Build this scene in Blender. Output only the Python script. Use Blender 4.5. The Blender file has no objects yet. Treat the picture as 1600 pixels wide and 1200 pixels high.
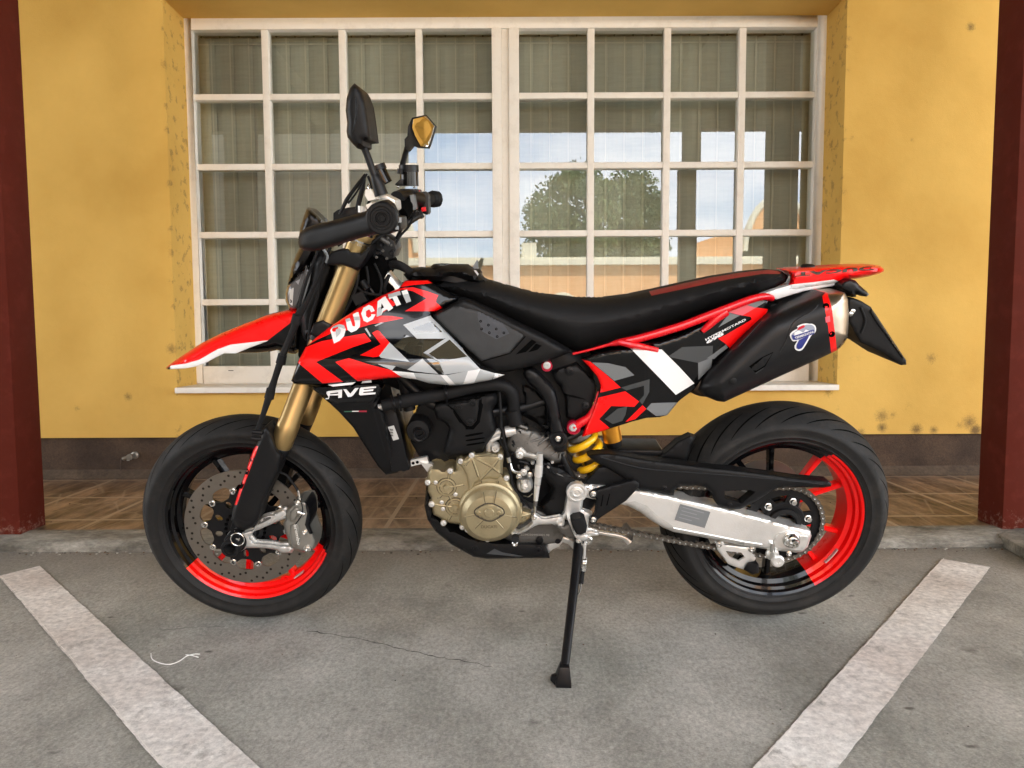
import bpy, bmesh, math, random
from mathutils import Vector, Matrix, noise
from mathutils.geometry import delaunay_2d_cdt
random.seed(7)
S = bpy.context.scene; C = S.collection
R = math.radians
# ---------------------------------------------------------------- camera, sky, sun, exposure
F = 1102.8; CH = 0.8076; TILT = 0.0704; ROLL = 0.0047
fwd = Vector((0, math.cos(TILT), -math.sin(TILT)))
r0 = Vector((1, 0, 0)); d0 = fwd.cross(r0)
cr = r0*math.cos(ROLL) + d0*math.sin(ROLL)      # image right
cd = -r0*math.sin(ROLL) + d0*math.cos(ROLL)     # image down
cam = bpy.data.objects.new('camera', bpy.data.cameras.new('camera')); C.objects.link(cam)
m = Matrix.Identity(4)
for i in range(3):
    m[i][0] = cr[i]; m[i][1] = -cd[i]; m[i][2] = -fwd[i]
m[0][3], m[1][3], m[2][3] = 0, 0, CH
cam.matrix_world = m
cam.data.sensor_width = 36; cam.data.lens = F/1600*36
cam.data.clip_start = 0.05; cam.data.clip_end = 600
S.camera = cam
w = bpy.data.worlds.new('World'); S.world = w; w.use_nodes = True
nt = w.node_tree; bg = nt.nodes['Background']
sky = nt.nodes.new('ShaderNodeTexSky'); sky.sky_type = 'NISHITA'; sky.sun_disc = False
sky.sun_elevation = R(52); sky.sun_rotation = R(25); sky.air_density = 1.0; sky.dust_density = 1.5
tc = nt.nodes.new('ShaderNodeTexCoord'); mp = nt.nodes.new('ShaderNodeMapping'); mp.inputs['Scale'].default_value = (1, 1, 3.2)
ns = nt.nodes.new('ShaderNodeTexNoise'); ns.inputs['Scale'].default_value = 2.6; ns.inputs['Detail'].default_value = 9; ns.inputs['Roughness'].default_value = .6
rp = nt.nodes.new('ShaderNodeValToRGB'); rp.color_ramp.elements[0].position = .30; rp.color_ramp.elements[1].position = .58
mx = nt.nodes.new('ShaderNodeMixRGB'); mx.inputs[2].default_value = (7.3, 7.25, 7.3, 1)
nt.links.new(tc.outputs['Generated'], mp.inputs[0]); nt.links.new(mp.outputs[0], ns.inputs[0]); nt.links.new(ns.outputs[0], rp.inputs[0])
nt.links.new(rp.outputs[0], mx.inputs[0]); nt.links.new(sky.outputs[0], mx.inputs[1]); nt.links.new(mx.outputs[0], bg.inputs[0])
bg.inputs[1].default_value = 0.15
sd = bpy.data.lights.new('sun', 'SUN'); sd.energy = 3.4; sd.angle = R(3); sd.color = (1, .95, .87)
so = bpy.data.objects.new('sun', sd); C.objects.link(so)
so.rotation_euler = (R(-38), 0, R(-25))     # the sun stands behind the building: the porch lies in shade
S.view_settings.view_transform = 'Standard'; S.view_settings.look = 'None'; S.view_settings.gamma = 1
S.view_settings.use_curve_mapping = False; S.view_settings.exposure = 2.65
S.render.resolution_x = 1024; S.render.resolution_y = 768
S.cycles.max_bounces = 8; S.cycles.diffuse_bounces = 5; S.cycles.use_denoising = True
S.cycles.sample_clamp_indirect = 6

# ---------------------------------------------------------------- helpers
def ray(px, py): return fwd + cr*((px-800)/F) + cd*((py-600)/F)
O = Vector((0, 0, CH))
def Wp(px, py, y):
    d = ray(px, py); return O + d*(y/d.y)
def Gp(px, py, z=0.0):
    d = ray(px, py); return O + d*((z-CH)/d.z)
def Zm(ox, oy, s, pts): return [(ox+x/s, oy+y/s) for x, y in pts]

MATS = {}
def mat(name, col, rough=.5, metal=0, coat=0, spec=.5, emis=None):
    if name in MATS: return MATS[name]
    m = bpy.data.materials.new(name); m.use_nodes = True; b = m.node_tree.nodes['Principled BSDF']
    b.inputs['Base Color'].default_value = (*col, 1); b.inputs['Roughness'].default_value = rough
    b.inputs['Metallic'].default_value = metal; b.inputs['Coat Weight'].default_value = coat
    b.inputs['Coat Roughness'].default_value = .04
    b.inputs['Specular IOR Level'].default_value = .22 if (max(col) < .03 and not metal and coat == 0 and spec == .5) else spec
    MATS[name] = m; return m
def N(m, t, **k):
    n = m.node_tree.nodes.new(t)
    for a, v in k.items():
        if a.startswith('_'): setattr(n, a[1:], v)
        else: n.inputs[a.replace('__', ' ')].default_value = v
    return n
def L(m, a, b): m.node_tree.links.new(a, b)
def rough_var(m, lo, hi, scale=8, bump=0, bscale=200, dirt=None):
    """break up roughness, add a fine bump and a little dust"""
    b = m.node_tree.nodes['Principled BSDF']; t = N(m, 'ShaderNodeTexCoord')
    n = N(m, 'ShaderNodeTexNoise', Scale=scale, Detail=6.0, Roughness=.65); L(m, t.outputs['Object'], n.inputs[0])
    r = N(m, 'ShaderNodeMapRange'); r.inputs[1].default_value = .3; r.inputs[2].default_value = .7
    r.inputs[3].default_value = lo; r.inputs[4].default_value = hi
    L(m, n.outputs[0], r.inputs[0]); L(m, r.outputs[0], b.inputs['Roughness'])
    if bump:
        n2 = N(m, 'ShaderNodeTexNoise', Scale=bscale, Detail=3.0); L(m, t.outputs['Object'], n2.inputs[0])
        bp = N(m, 'ShaderNodeBump', Strength=bump, Distance=.001); L(m, n2.outputs[0], bp.inputs['Height']); L(m, bp.outputs[0], b.inputs['Normal'])
    if dirt:
        n3 = N(m, 'ShaderNodeTexNoise', Scale=scale*2.3, Detail=8.0, Roughness=.7); L(m, t.outputs['Object'], n3.inputs[0])
        r3 = N(m, 'ShaderNodeMapRange'); r3.inputs[1].default_value = .5; r3.inputs[2].default_value = .8; r3.inputs[4].default_value = dirt[1]
        L(m, n3.outputs[0], r3.inputs[0]); mixn = N(m, 'ShaderNodeMixRGB'); mixn.inputs[1].default_value = b.inputs['Base Color'].default_value
        mixn.inputs[2].default_value = (*dirt[0], 1); L(m, r3.outputs[0], mixn.inputs[0]); L(m, mixn.outputs[0], b.inputs['Base Color'])
    return m

def link(name, me, parent=None, sharp=35, smooth=True):
    if smooth and me.polygons:
        me.polygons.foreach_set('use_smooth', [True]*len(me.polygons)); me.set_sharp_from_angle(angle=R(sharp))
    o = bpy.data.objects.new(name, me); C.objects.link(o)
    if parent is not None: o.parent = parent
    return o
def tag(o, label=None, cat=None, group=None, kind=None):
    for k, v in (('label', label), ('category', cat), ('group', group), ('kind', kind)):
        if v: o[k] = v
    return o
def empty(name, loc=(0, 0, 0), rot=(0, 0, 0)):
    o = bpy.data.objects.new(name, None); C.objects.link(o); o.location = loc; o.rotation_euler = rot; o.empty_display_size = .1; return o

class MB:
    """collects shapes into one mesh"""
    def __init__(s): s.v = []; s.f = []; s.m = []; s.mats = []; s.marks = []
    def mi(s, m):
        if m not in s.mats: s.mats.append(m)
        return s.mats.index(m)
    def add(s, vs, fs, m):
        s.marks.append((len(s.v), len(s.f))); b = len(s.v); s.v += [tuple(v) for v in vs]; i = s.mi(m)
        for f in fs: s.f.append(tuple(b+k for k in f)); s.m.append(i)
        return s
    def box(s, a, b, m):
        x0, y0, z0 = [min(a[i], b[i]) for i in range(3)]; x1, y1, z1 = [max(a[i], b[i]) for i in range(3)]
        vs = [(x0,y0,z0),(x1,y0,z0),(x1,y1,z0),(x0,y1,z0),(x0,y0,z1),(x1,y0,z1),(x1,y1,z1),(x0,y1,z1)]
        return s.add(vs, [(0,3,2,1),(4,5,6,7),(0,1,5,4),(1,2,6,5),(2,3,7,6),(3,0,4,7)], m)
    def tube(s, pts, r, m, n=12, caps=True, smooth=0, closed=False):
        P = [Vector(p) for p in pts]; rs = list(r) if hasattr(r, '__len__') else [r]*len(P)
        if smooth and len(P) > 2: P, rs = crv(P, rs, smooth, closed)
        k = len(P); T = []
        for i in range(k):
            a = P[(i-1) % k] if (i or closed) else P[0]; b = P[(i+1) % k] if (i < k-1 or closed) else P[-1]
            T.append((b-a).normalized())
        up = Vector((0, 0, 1)) if abs(T[0].z) < .9 else Vector((0, 1, 0))
        u = T[0].cross(up).normalized(); vs = []
        for i in range(k):
            u = (u - T[i]*u.dot(T[i])).normalized(); v = T[i].cross(u)
            for j in range(n):
                a = 2*math.pi*j/n; vs.append(P[i] + (u*math.cos(a)+v*math.sin(a))*rs[i])
        fs = []
        for i in range(k if closed else k-1):
            for j in range(n):
                a = i*n+j; b = i*n+(j+1) % n; c = ((i+1) % k)*n+(j+1) % n; d = ((i+1) % k)*n+j; fs.append((a, b, c, d))
        if caps and not closed: fs += [tuple(range(n))[::-1], tuple((k-1)*n+j for j in range(n))]
        return s.add(vs, fs, m)
    def lathe(s, c, ax, prof, m, n=32, arc=None, mfun=None):
        """profile [(r, h)] round axis ax through c; h measured along ax"""
        c = Vector(c); ax = Vector(ax).normalized(); e = Vector((1, 0, 0)) if abs(ax.x) < .9 else Vector((0, 0, 1))
        u = (e - ax*e.dot(ax)).normalized(); v = ax.cross(u); vs = []; k = len(prof)
        for i in range(n):
            a = 2*math.pi*i/n
            for (r, h) in prof: vs.append(c + ax*h + (u*math.cos(a)+v*math.sin(a))*r)
        s.marks.append((len(s.v), len(s.f))); b = len(s.v); s.v += [tuple(q) for q in vs]
        for i in range(n):
            am = 2*math.pi*(i+.5)/n
            mm = mfun(u*math.cos(am)+v*math.sin(am)) if mfun else m; q = s.mi(mm)
            for j in range(k-1):
                s.f.append((b+i*k+j, b+((i+1) % n)*k+j, b+((i+1) % n)*k+j+1, b+i*k+j+1)); s.m.append(q)
        return s
    def poly(s, pts, off, m):
        """prism: polygon pts (Vectors) extruded by vector off"""
        n = len(pts); off = Vector(off); vs = [Vector(p) for p in pts] + [Vector(p)+off for p in pts]
        return s.add(vs, [tuple(range(n)), tuple(range(2*n-1, n-1, -1))] + [(i, i+n, (i+1) % n+n, (i+1) % n) for i in range(n)], m)
    def merge(s, o):
        b = len(s.v); s.v += o.v
        for f, m in zip(o.f, o.m): s.f.append(tuple(b+i for i in f)); s.m.append(s.mi(o.mats[m]))
    def each(s, name, parent=None):
        """one object per shape"""
        M = s.marks+[(len(s.v), len(s.f))]
        for (v0, f0), (v1, f1) in zip(M, M[1:]):
            q = MB(); q.v = s.v[v0:v1]; q.f = [tuple(i-v0 for i in f) for f in s.f[f0:f1]]; q.mats = s.mats; q.m = s.m[f0:f1]; q.build(name, parent)
    def build(s, name, parent=None, sharp=35, bevel=0, smooth=True):
        me = bpy.data.meshes.new(name); me.from_pydata(s.v, [], s.f)
        for m in s.mats: me.materials.append(m)
        me.polygons.foreach_set('material_index', s.m); me.update()
        bm = bmesh.new(); bm.from_mesh(me)
        if bevel:
            bmesh.ops.remove_doubles(bm, verts=bm.verts, dist=1e-5)
            es = [e for e in bm.edges if len(e.link_faces) == 2 and e.calc_face_angle(0) > R(35)]
            bmesh.ops.bevel(bm, geom=es, offset=bevel, segments=2, affect='EDGES', profile=.6, clamp_overlap=True)
        bmesh.ops.recalc_face_normals(bm, faces=bm.faces)
        bm.to_mesh(me); bm.free()
        return link(name, me, parent, sharp, smooth)
def crv(P, rs, n, closed=False):
    out = []; ro = []; k = len(P)
    for i in range(k if closed else k-1):
        g = lambda j: P[j % k] if closed else P[max(0, min(k-1, j))]
        p0, p1, p2, p3 = g(i-1), g(i), g(i+1), g(i+2); r1 = rs[i % k]; r2 = rs[(i+1) % k]
        for t in range(n):
            t = t/n; t2 = t*t; t3 = t2*t
            out.append((p1*2 + (p2-p0)*t + (p0*2-p1*5+p2*4-p3)*t2 + (p1*3-p0-p2*3+p3)*t3)*.5); ro.append(r1+(r2-r1)*t)
    if not closed: out.append(P[-1]); ro.append(rs[-1])
    return out, ro

# ---------------------------------------------------------------- materials of the place
def plaster(name, col):
    m = mat(name, col, .85); b = m.node_tree.nodes['Principled BSDF']; t = N(m, 'ShaderNodeTexCoord'); g = N(m, 'ShaderNodeNewGeometry')
    n = N(m, 'ShaderNodeTexNoise', Scale=1.3, Detail=7.0, Roughness=.55); L(m, g.outputs['Position'], n.inputs[0])
    r = N(m, 'ShaderNodeValToRGB'); e = r.color_ramp.elements; e[0].position = .32; e[1].position = .7
    e[0].color = (col[0]*.80, col[1]*.74, col[2]*.62, 1); e[1].color = (col[0]*1.08, col[1]*1.08, col[2]*1.15, 1)
    L(m, n.outputs[0], r.inputs[0])
    # mould blooms: fixed places on the wall, broken up by noise
    prev = r.outputs[0]
    nz = N(m, 'ShaderNodeTexNoise', Scale=95.0, Detail=8.0, Roughness=.95); L(m, g.outputs['Position'], nz.inputs[0])
    nb = N(m, 'ShaderNodeTexNoise', Scale=22.0, Detail=5.0); L(m, g.outputs['Position'], nb.inputs[0])
    spots = [(268,545,.045,1),(200,620,.035,1),(120,638,.030,.8),(322,682,.03,.8),(1517,42,.035,1.1),(1425,218,.028,.7),(1331,215,.03,.7),(1326,60,.03,.8),(1325,110,.03,.7),(1455,560,.05,.9),(1294,612,.045,.9),(1341,560,.04,.6),(1378,650,.06,1),(1395,648,.04,.8),(1420,634,.045,.6),(1378,668,.04,1.2),(1432,671,.045,1.2),(1459,672,.035,1.1),(1515,660,.06,1.1),(1524,672,.04,1.5),(1345,676,.04,1),(1500,664,.04,.8),(1415,640,.04,.5),(260,100,.05,.9),(263,190,.05,.6),(1319,300,.04,.7),(265,440,.04,.6),(1330,560,.03,.6)]
    acc = None
    for px, py, rad, st in spots:
        p = Wp(px, py, WALL); d = N(m, 'ShaderNodeVectorMath', _operation='DISTANCE'); L(m, g.outputs['Position'], d.inputs[0]); d.inputs[1].default_value = p
        q = N(m, 'ShaderNodeMapRange'); q.inputs[1].default_value = rad*1.5; q.inputs[2].default_value = 0; q.inputs[3].default_value = 0; q.inputs[4].default_value = st*.42
        L(m, d.outputs['Value'], q.inputs[0])
        if acc is None: acc = q.outputs[0]
        else:
            a = N(m, 'ShaderNodeMath', _operation='MAXIMUM'); L(m, acc, a.inputs[0]); L(m, q.outputs[0], a.inputs[1]); acc = a.outputs[0]
    # crumbling arrises of the window opening
    sx = N(m, 'ShaderNodeSeparateXYZ'); L(m, g.outputs['Position'], sx.inputs[0])
    for ex in (OX0, OX1):
        d = N(m, 'ShaderNodeMath', _operation='SUBTRACT'); L(m, sx.outputs[0], d.inputs[0]); d.inputs[1].default_value = ex
        ab = N(m, 'ShaderNodeMath', _operation='ABSOLUTE'); L(m, d.outputs[0], ab.inputs[0])
        q = N(m, 'ShaderNodeMapRange'); q.inputs[1].default_value = .05; q.inputs[2].default_value = 0; q.inputs[4].default_value = .34; L(m, ab.outputs[0], q.inputs[0])
        mm = N(m, 'ShaderNodeMath', _operation='MULTIPLY'); L(m, q.outputs[0], mm.inputs[0])
        nn = N(m, 'ShaderNodeMapRange'); nn.inputs[1].default_value = .45; nn.inputs[2].default_value = .65; L(m, nb.outputs[0], nn.inputs[0]); L(m, nn.outputs[0], mm.inputs[1])
        a = N(m, 'ShaderNodeMath', _operation='MAXIMUM'); L(m, acc, a.inputs[0]); L(m, mm.outputs[0], a.inputs[1]); acc = a.outputs[0]
    th = N(m, 'ShaderNodeMath', _operation='ADD'); L(m, acc, th.inputs[0]); L(m, nz.outputs[0], th.inputs[1])
    q = N(m, 'ShaderNodeMapRange'); q.inputs[1].default_value = .72; q.inputs[2].default_value = .98; q.inputs[4].default_value = .85; L(m, th.outputs[0], q.inputs[0])
    mixn = N(m, 'ShaderNodeMixRGB'); mixn.inputs[2].default_value = (.09, .055, .022, 1); L(m, q.outputs[0], mixn.inputs[0]); L(m, prev, mixn.inputs[1])
    L(m, mixn.outputs[0], b.inputs['Base Color'])
    n2 = N(m, 'ShaderNodeTexNoise', Scale=220.0, Detail=4.0); L(m, g.outputs['Position'], n2.inputs[0])
    n3 = N(m, 'ShaderNodeTexNoise', Scale=14.0, Detail=3.0); L(m, g.outputs['Position'], n3.inputs[0])
    ad = N(m, 'ShaderNodeMath', _operation='MULTIPLY_ADD'); L(m, n3.outputs[0], ad.inputs[0]); ad.inputs[1].default_value = 2.5; L(m, n2.outputs[0], ad.inputs[2])
    bp = N(m, 'ShaderNodeBump', Strength=.35, Distance=.003); L(m, ad.outputs[0], bp.inputs['Height']); L(m, bp.outputs[0], b.inputs['Normal'])
    return m
def stone(name, c1, c2, scale, stretch=(1, 1, 1), bump=.3, rough=.8, c3=None, fine=60.0):
    m = mat(name, c1, rough); b = m.node_tree.nodes['Principled BSDF']; g = N(m, 'ShaderNodeNewGeometry')
    mp = N(m, 'ShaderNodeMapping'); mp.inputs['Scale'].default_value = stretch; L(m, g.outputs['Position'], mp.inputs[0])
    n = N(m, 'ShaderNodeTexNoise', Scale=scale, Detail=9.0, Roughness=.62); L(m, mp.outputs[0], n.inputs[0])
    r = N(m, 'ShaderNodeValToRGB'); e = r.color_ramp.elements; e[0].position = .34; e[1].position = .66; e[0].color = (*c1, 1); e[1].color = (*c2, 1); L(m, n.outputs[0], r.inputs[0])
    n2 = N(m, 'ShaderNodeTexNoise', Scale=fine, Detail=8.0, Roughness=.75); L(m, mp.outputs[0], n2.inputs[0])
    r2 = N(m, 'ShaderNodeMapRange'); r2.inputs[1].default_value = .3; r2.inputs[2].default_value = .7; r2.inputs[3].default_value = .62; r2.inputs[4].default_value = 1.38; L(m, n2.outputs[0], r2.inputs[0])
    mu = N(m, 'ShaderNodeVectorMath', _operation='SCALE'); L(m, r.outputs[0], mu.inputs[0]); L(m, r2.outputs[0], mu.inputs['Scale'])
    L(m, mu.outputs[0], b.inputs['Base Color'])
    bp = N(m, 'ShaderNodeBump', Strength=bump, Distance=.004); L(m, n2.outputs[0], bp.inputs['Height']); L(m, bp.outputs[0], b.inputs['Normal'])
    m['out'] = 1; return m, mu, g, n, n2
WALL = 3.80; WIN = 4.06; PZ = .035; CURB = 2.60
OX0 = Wp(265, 300, WALL).x; OX1 = Wp(1316, 300, WALL).x
OZ1 = Wp(790, -6, WALL).z; OZ0 = Wp(790, 602, WALL).z; WB0 = Wp(800, 681, WALL).z
M_wall = plaster('yellow_plaster', (.72, .46, .105))
M_reveal = M_wall
# ground concrete
M_conc, mu, g, n, n2 = stone('concrete', (.25, .243, .215), (.47, .455, .415), 2.6, (1.3, .85, 1), .8, .8, fine=70.0)
b = M_conc.node_tree.nodes['Principled BSDF']
nf = N(M_conc, 'ShaderNodeTexNoise', Scale=260.0, Detail=5.0, Roughness=.9); mpf = N(M_conc, 'ShaderNodeMapping'); mpf.inputs['Scale'].default_value = (.55, 1, 1); L(M_conc, g.outputs['Position'], mpf.inputs[0]); L(M_conc, mpf.outputs[0], nf.inputs[0])
rf = N(M_conc, 'ShaderNodeMapRange'); rf.inputs[1].default_value = .3; rf.inputs[2].default_value = .7; rf.inputs[3].default_value = .62; rf.inputs[4].default_value = 1.38; L(M_conc, nf.outputs[0], rf.inputs[0])
mu0 = mu; mu = N(M_conc, 'ShaderNodeVectorMath', _operation='SCALE'); L(M_conc, mu0.outputs[0], mu.inputs[0]); L(M_conc, rf.outputs[0], mu.inputs['Scale'])
# pale scuffs and green-grey clouds
nq = N(M_conc, 'ShaderNodeTexNoise', Scale=16.0, Detail=10.0, Roughness=.85); L(M_conc, mpf.outputs[0], nq.inputs[0])
rq = N(M_conc, 'ShaderNodeMapRange'); rq.inputs[1].default_value = .60; rq.inputs[2].default_value = .72; rq.inputs[4].default_value = .55; L(M_conc, nq.outputs[0], rq.inputs[0])
mq_ = N(M_conc, 'ShaderNodeMixRGB'); mq_.inputs[2].default_value = (.55, .54, .49, 1); L(M_conc, rq.outputs[0], mq_.inputs[0]); L(M_conc, mu.outputs[0], mq_.inputs[1]); mu = mq_
ng = N(M_conc, 'ShaderNodeTexNoise', Scale=1.7, Detail=4.0); L(M_conc, g.outputs['Position'], ng.inputs[0])
rg_ = N(M_conc, 'ShaderNodeMapRange'); rg_.inputs[1].default_value = .45; rg_.inputs[2].default_value = .65; rg_.inputs[4].default_value = .35; L(M_conc, ng.outputs[0], rg_.inputs[0])
mg_ = N(M_conc, 'ShaderNodeMixRGB', _blend_type='MULTIPLY'); mg_.inputs[2].default_value = (.74, .80, .76, 1); L(M_conc, rg_.outputs[0], mg_.inputs[0]); L(M_conc, mu.outputs[0], mg_.inputs[1]); mu = mg_
# oil spots and stains
ns = N(M_conc, 'ShaderNodeTexNoise', Scale=5.5, Detail=5.0, Roughness=.6); L(M_conc, g.outputs['Position'], ns.inputs[0])
rr = N(M_conc, 'ShaderNodeMapRange'); rr.inputs[1].default_value = .64; rr.inputs[2].default_value = .72; rr.inputs[4].default_value = .6; L(M_conc, ns.outputs[0], rr.inputs[0])
mixn = N(M_conc, 'ShaderNodeMixRGB'); mixn.inputs[2].default_value = (.09, .085, .07, 1); L(M_conc, rr.outputs[0], mixn.inputs[0]); L(M_conc, mu.outputs[0], mixn.inputs[1])
vor = N(M_conc, 'ShaderNodeTexVoronoi', Scale=7.0); L(M_conc, g.outputs['Position'], vor.inputs[0])
r5 = N(M_conc, 'ShaderNodeMapRange'); r5.inputs[1].default_value = .045; r5.inputs[2].default_value = .02; r5.inputs[4].default_value = .8; L(M_conc, vor.outputs['Distance'], r5.inputs[0])
mix5 = N(M_conc, 'ShaderNodeMixRGB'); mix5.inputs[2].default_value = (.5, .49, .45, 1); L(M_conc, r5.outputs[0], mix5.inputs[0]); L(M_conc, mixn.outputs[0], mix5.inputs[1])
vor2 = N(M_conc, 'ShaderNodeTexVoronoi', Scale=4.3); mp = N(M_conc, 'ShaderNodeMapping'); mp.inputs['Location'].default_value = (3.3, 1.7, 0); mp.inputs['Scale'].default_value = (1, 2, 1)
L(M_conc, g.outputs['Position'], mp.inputs[0]); L(M_conc, mp.outputs[0], vor2.inputs[0])
nd = N(M_conc, 'ShaderNodeTexNoise', Scale=40.0, Detail=3.0); L(M_conc, g.outputs['Position'], nd.inputs[0])
aa = N(M_conc, 'ShaderNodeMath', _operation='MULTIPLY_ADD'); L(M_conc, nd.outputs[0], aa.inputs[0]); aa.inputs[1].default_value = .09; L(M_conc, vor2.outputs['Distance'], aa.inputs[2])
r6 = N(M_conc, 'ShaderNodeMapRange'); r6.inputs[1].default_value = .115; r6.inputs[2].default_value = .07; r6.inputs[4].default_value = .75; L(M_conc, aa.outputs[0], r6.inputs[0])
mix6 = N(M_conc, 'ShaderNodeMixRGB'); mix6.inputs[2].default_value = (.055, .05, .042, 1); L(M_conc, r6.outputs[0], mix6.inputs[0]); L(M_conc, mix5.outputs[0], mix6.inputs[1])
# hairline crack running across the slab
p1 = Gp(560, 1000); p2 = Gp(770, 1042)
# brownish tone deepening towards the kerb
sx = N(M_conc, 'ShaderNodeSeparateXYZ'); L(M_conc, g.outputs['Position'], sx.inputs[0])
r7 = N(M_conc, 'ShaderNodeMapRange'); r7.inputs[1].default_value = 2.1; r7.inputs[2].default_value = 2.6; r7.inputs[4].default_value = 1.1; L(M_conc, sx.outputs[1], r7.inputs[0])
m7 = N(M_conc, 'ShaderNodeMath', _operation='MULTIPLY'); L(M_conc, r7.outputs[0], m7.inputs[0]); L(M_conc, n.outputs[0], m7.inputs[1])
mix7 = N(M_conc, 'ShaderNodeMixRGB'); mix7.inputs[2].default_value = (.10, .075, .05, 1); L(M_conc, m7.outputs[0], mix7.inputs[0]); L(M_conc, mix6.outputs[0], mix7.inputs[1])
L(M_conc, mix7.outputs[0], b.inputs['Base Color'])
M_kerb, *_ = stone('kerb_concrete', (.09, .082, .064), (.33, .31, .265), 6, (1, 2, 2), .6, .85, fine=50.0)
M_plinth, *_ = stone('plinth_render', (.036, .021, .012), (.085, .052, .031), 5, (1, 1, 1), 1.0, .9, fine=120.0)
M_cove, *_ = stone('cement_cove', (.055, .036, .022), (.105, .072, .046), 7, (1, 1, 1), .5, .9)
M_out, *_ = stone('asphalt_yard', (.16, .155, .145), (.24, .235, .22), 1, (1, 1, 1), .3, .9)
# paint line
M_line, mu, g, n, n2 = stone('worn_white_paint', (.58, .52, .475), (.86, .84, .81), 2.4, (1, 1, 1), .6, .7, fine=60.0)
b = M_line.node_tree.nodes['Principled BSDF']
nw = N(M_line, 'ShaderNodeTexNoise', Scale=11.0, Detail=12.0, Roughness=.78); L(M_line, g.outputs['Position'], nw.inputs[0])
rw = N(M_line, 'ShaderNodeMapRange'); rw.inputs[1].default_value = .56; rw.inputs[2].default_value = .66; rw.inputs[4].default_value = .6; L(M_line, nw.outputs[0], rw.inputs[0])
mw = N(M_line, 'ShaderNodeMixRGB'); mw.inputs[2].default_value = (.20, .185, .16, 1); L(M_line, rw.outputs[0], mw.inputs[0]); L(M_line, mu.outputs[0], mw.inputs[1]); L(M_line, mw.outputs[0], b.inputs['Base Color'])
M_bead = mat('paint_bead', (.86, .83, .78), .6)
# porch tiles
M_tile, mu, g, n, n2 = stone('stone_look_tiles', (.07, .042, .025), (.29, .19, .12), 7.0, (1.2, .34, 1), .15, .5, fine=14.0)
b = M_tile.node_tree.nodes['Principled BSDF']
br = N(M_tile, 'ShaderNodeTexBrick', Scale=1.0, Mortar__Size=.010, Bias=0.0, Brick__Width=.41, Row__Height=.41)
br.offset = 0; br.inputs['Color1'].default_value = (0, 0, 0, 1); br.inputs['Color2'].default_value = (.35, .35, .35, 1); br.inputs['Mortar'].default_value = (1, 1, 1, 1)
mp = N(M_tile, 'ShaderNodeMapping'); mp.inputs['Location'].default_value = (.1, -.06, 0); L(M_tile, g.outputs['Position'], mp.inputs[0]); L(M_tile, mp.outputs[0], br.inputs[0])
wv = N(M_tile, 'ShaderNodeTexVoronoi', Scale=5.0, _feature='DISTANCE_TO_EDGE'); mq = N(M_tile, 'ShaderNodeMapping'); mq.inputs['Rotation'].default_value = (0, 0, .5); mq.inputs['Scale'].default_value = (1, .6, 1); L(M_tile, g.outputs['Position'], mq.inputs[0]); L(M_tile, mq.outputs[0], wv.inputs[0])
rv = N(M_tile, 'ShaderNodeMapRange'); rv.inputs[1].default_value = .03; rv.inputs[2].default_value = .0; rv.inputs[4].default_value = .38; L(M_tile, wv.outputs['Distance'], rv.inputs[0])
ma = N(M_tile, 'ShaderNodeMixRGB'); ma.inputs[2].default_value = (.40, .31, .22, 1); L(M_tile, rv.outputs[0], ma.inputs[0]); L(M_tile, mu.outputs[0], ma.inputs[1])
mc = N(M_tile, 'ShaderNodeMixRGB'); mc.inputs[2].default_value = (.33, .25, .175, 1); L(M_tile, br.outputs['Fac'], mc.inputs[0]); L(M_tile, ma.outputs[0], mc.inputs[1]); L(M_tile, mc.outputs[0], b.inputs['Base Color'])

# ---------------------------------------------------------------- the setting
gr = MB()
nx = 90; ny = 90
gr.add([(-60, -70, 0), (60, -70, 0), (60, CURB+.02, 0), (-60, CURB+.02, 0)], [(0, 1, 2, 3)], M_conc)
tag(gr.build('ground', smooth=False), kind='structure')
pf = MB()
pf.box((-12, CURB+.16, -.2), (12, WALL+.35, PZ), M_tile)
tag(pf.build('porch_floor', smooth=False), kind='structure')
kb = MB()      # kerb: uneven worn concrete edge
K = 400; vs = []; fs = []
prof = [(0, -.1), (0, .0), (.004, .018), (.018, .031), (.05, PZ+.002), (.16, PZ+.003), (.175, PZ+.001), (.175, -.1)]
for i in range(K+1):
    x = -6 + 12*i/K
    for j, (y, z) in enumerate(prof):
        nn = noise.noise(Vector((x*3, j*.7, 0)))*.012 + noise.noise(Vector((x*19, j*1.3, 5)))*.005
        vs.append((x, CURB + y + (nn if 1 <= j <= 4 else nn*.3 if j < 7 else 0), z + (abs(nn)*-.35 if 2 <= j <= 4 else 0)))
n_ = len(prof)
for i in range(K):
    for j in range(n_-1): fs.append((i*n_+j, (i+1)*n_+j, (i+1)*n_+j+1, i*n_+j+1))
kb.add(vs, fs, M_kerb); tag(kb.build('kerb', sharp=60), kind='structure')

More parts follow.
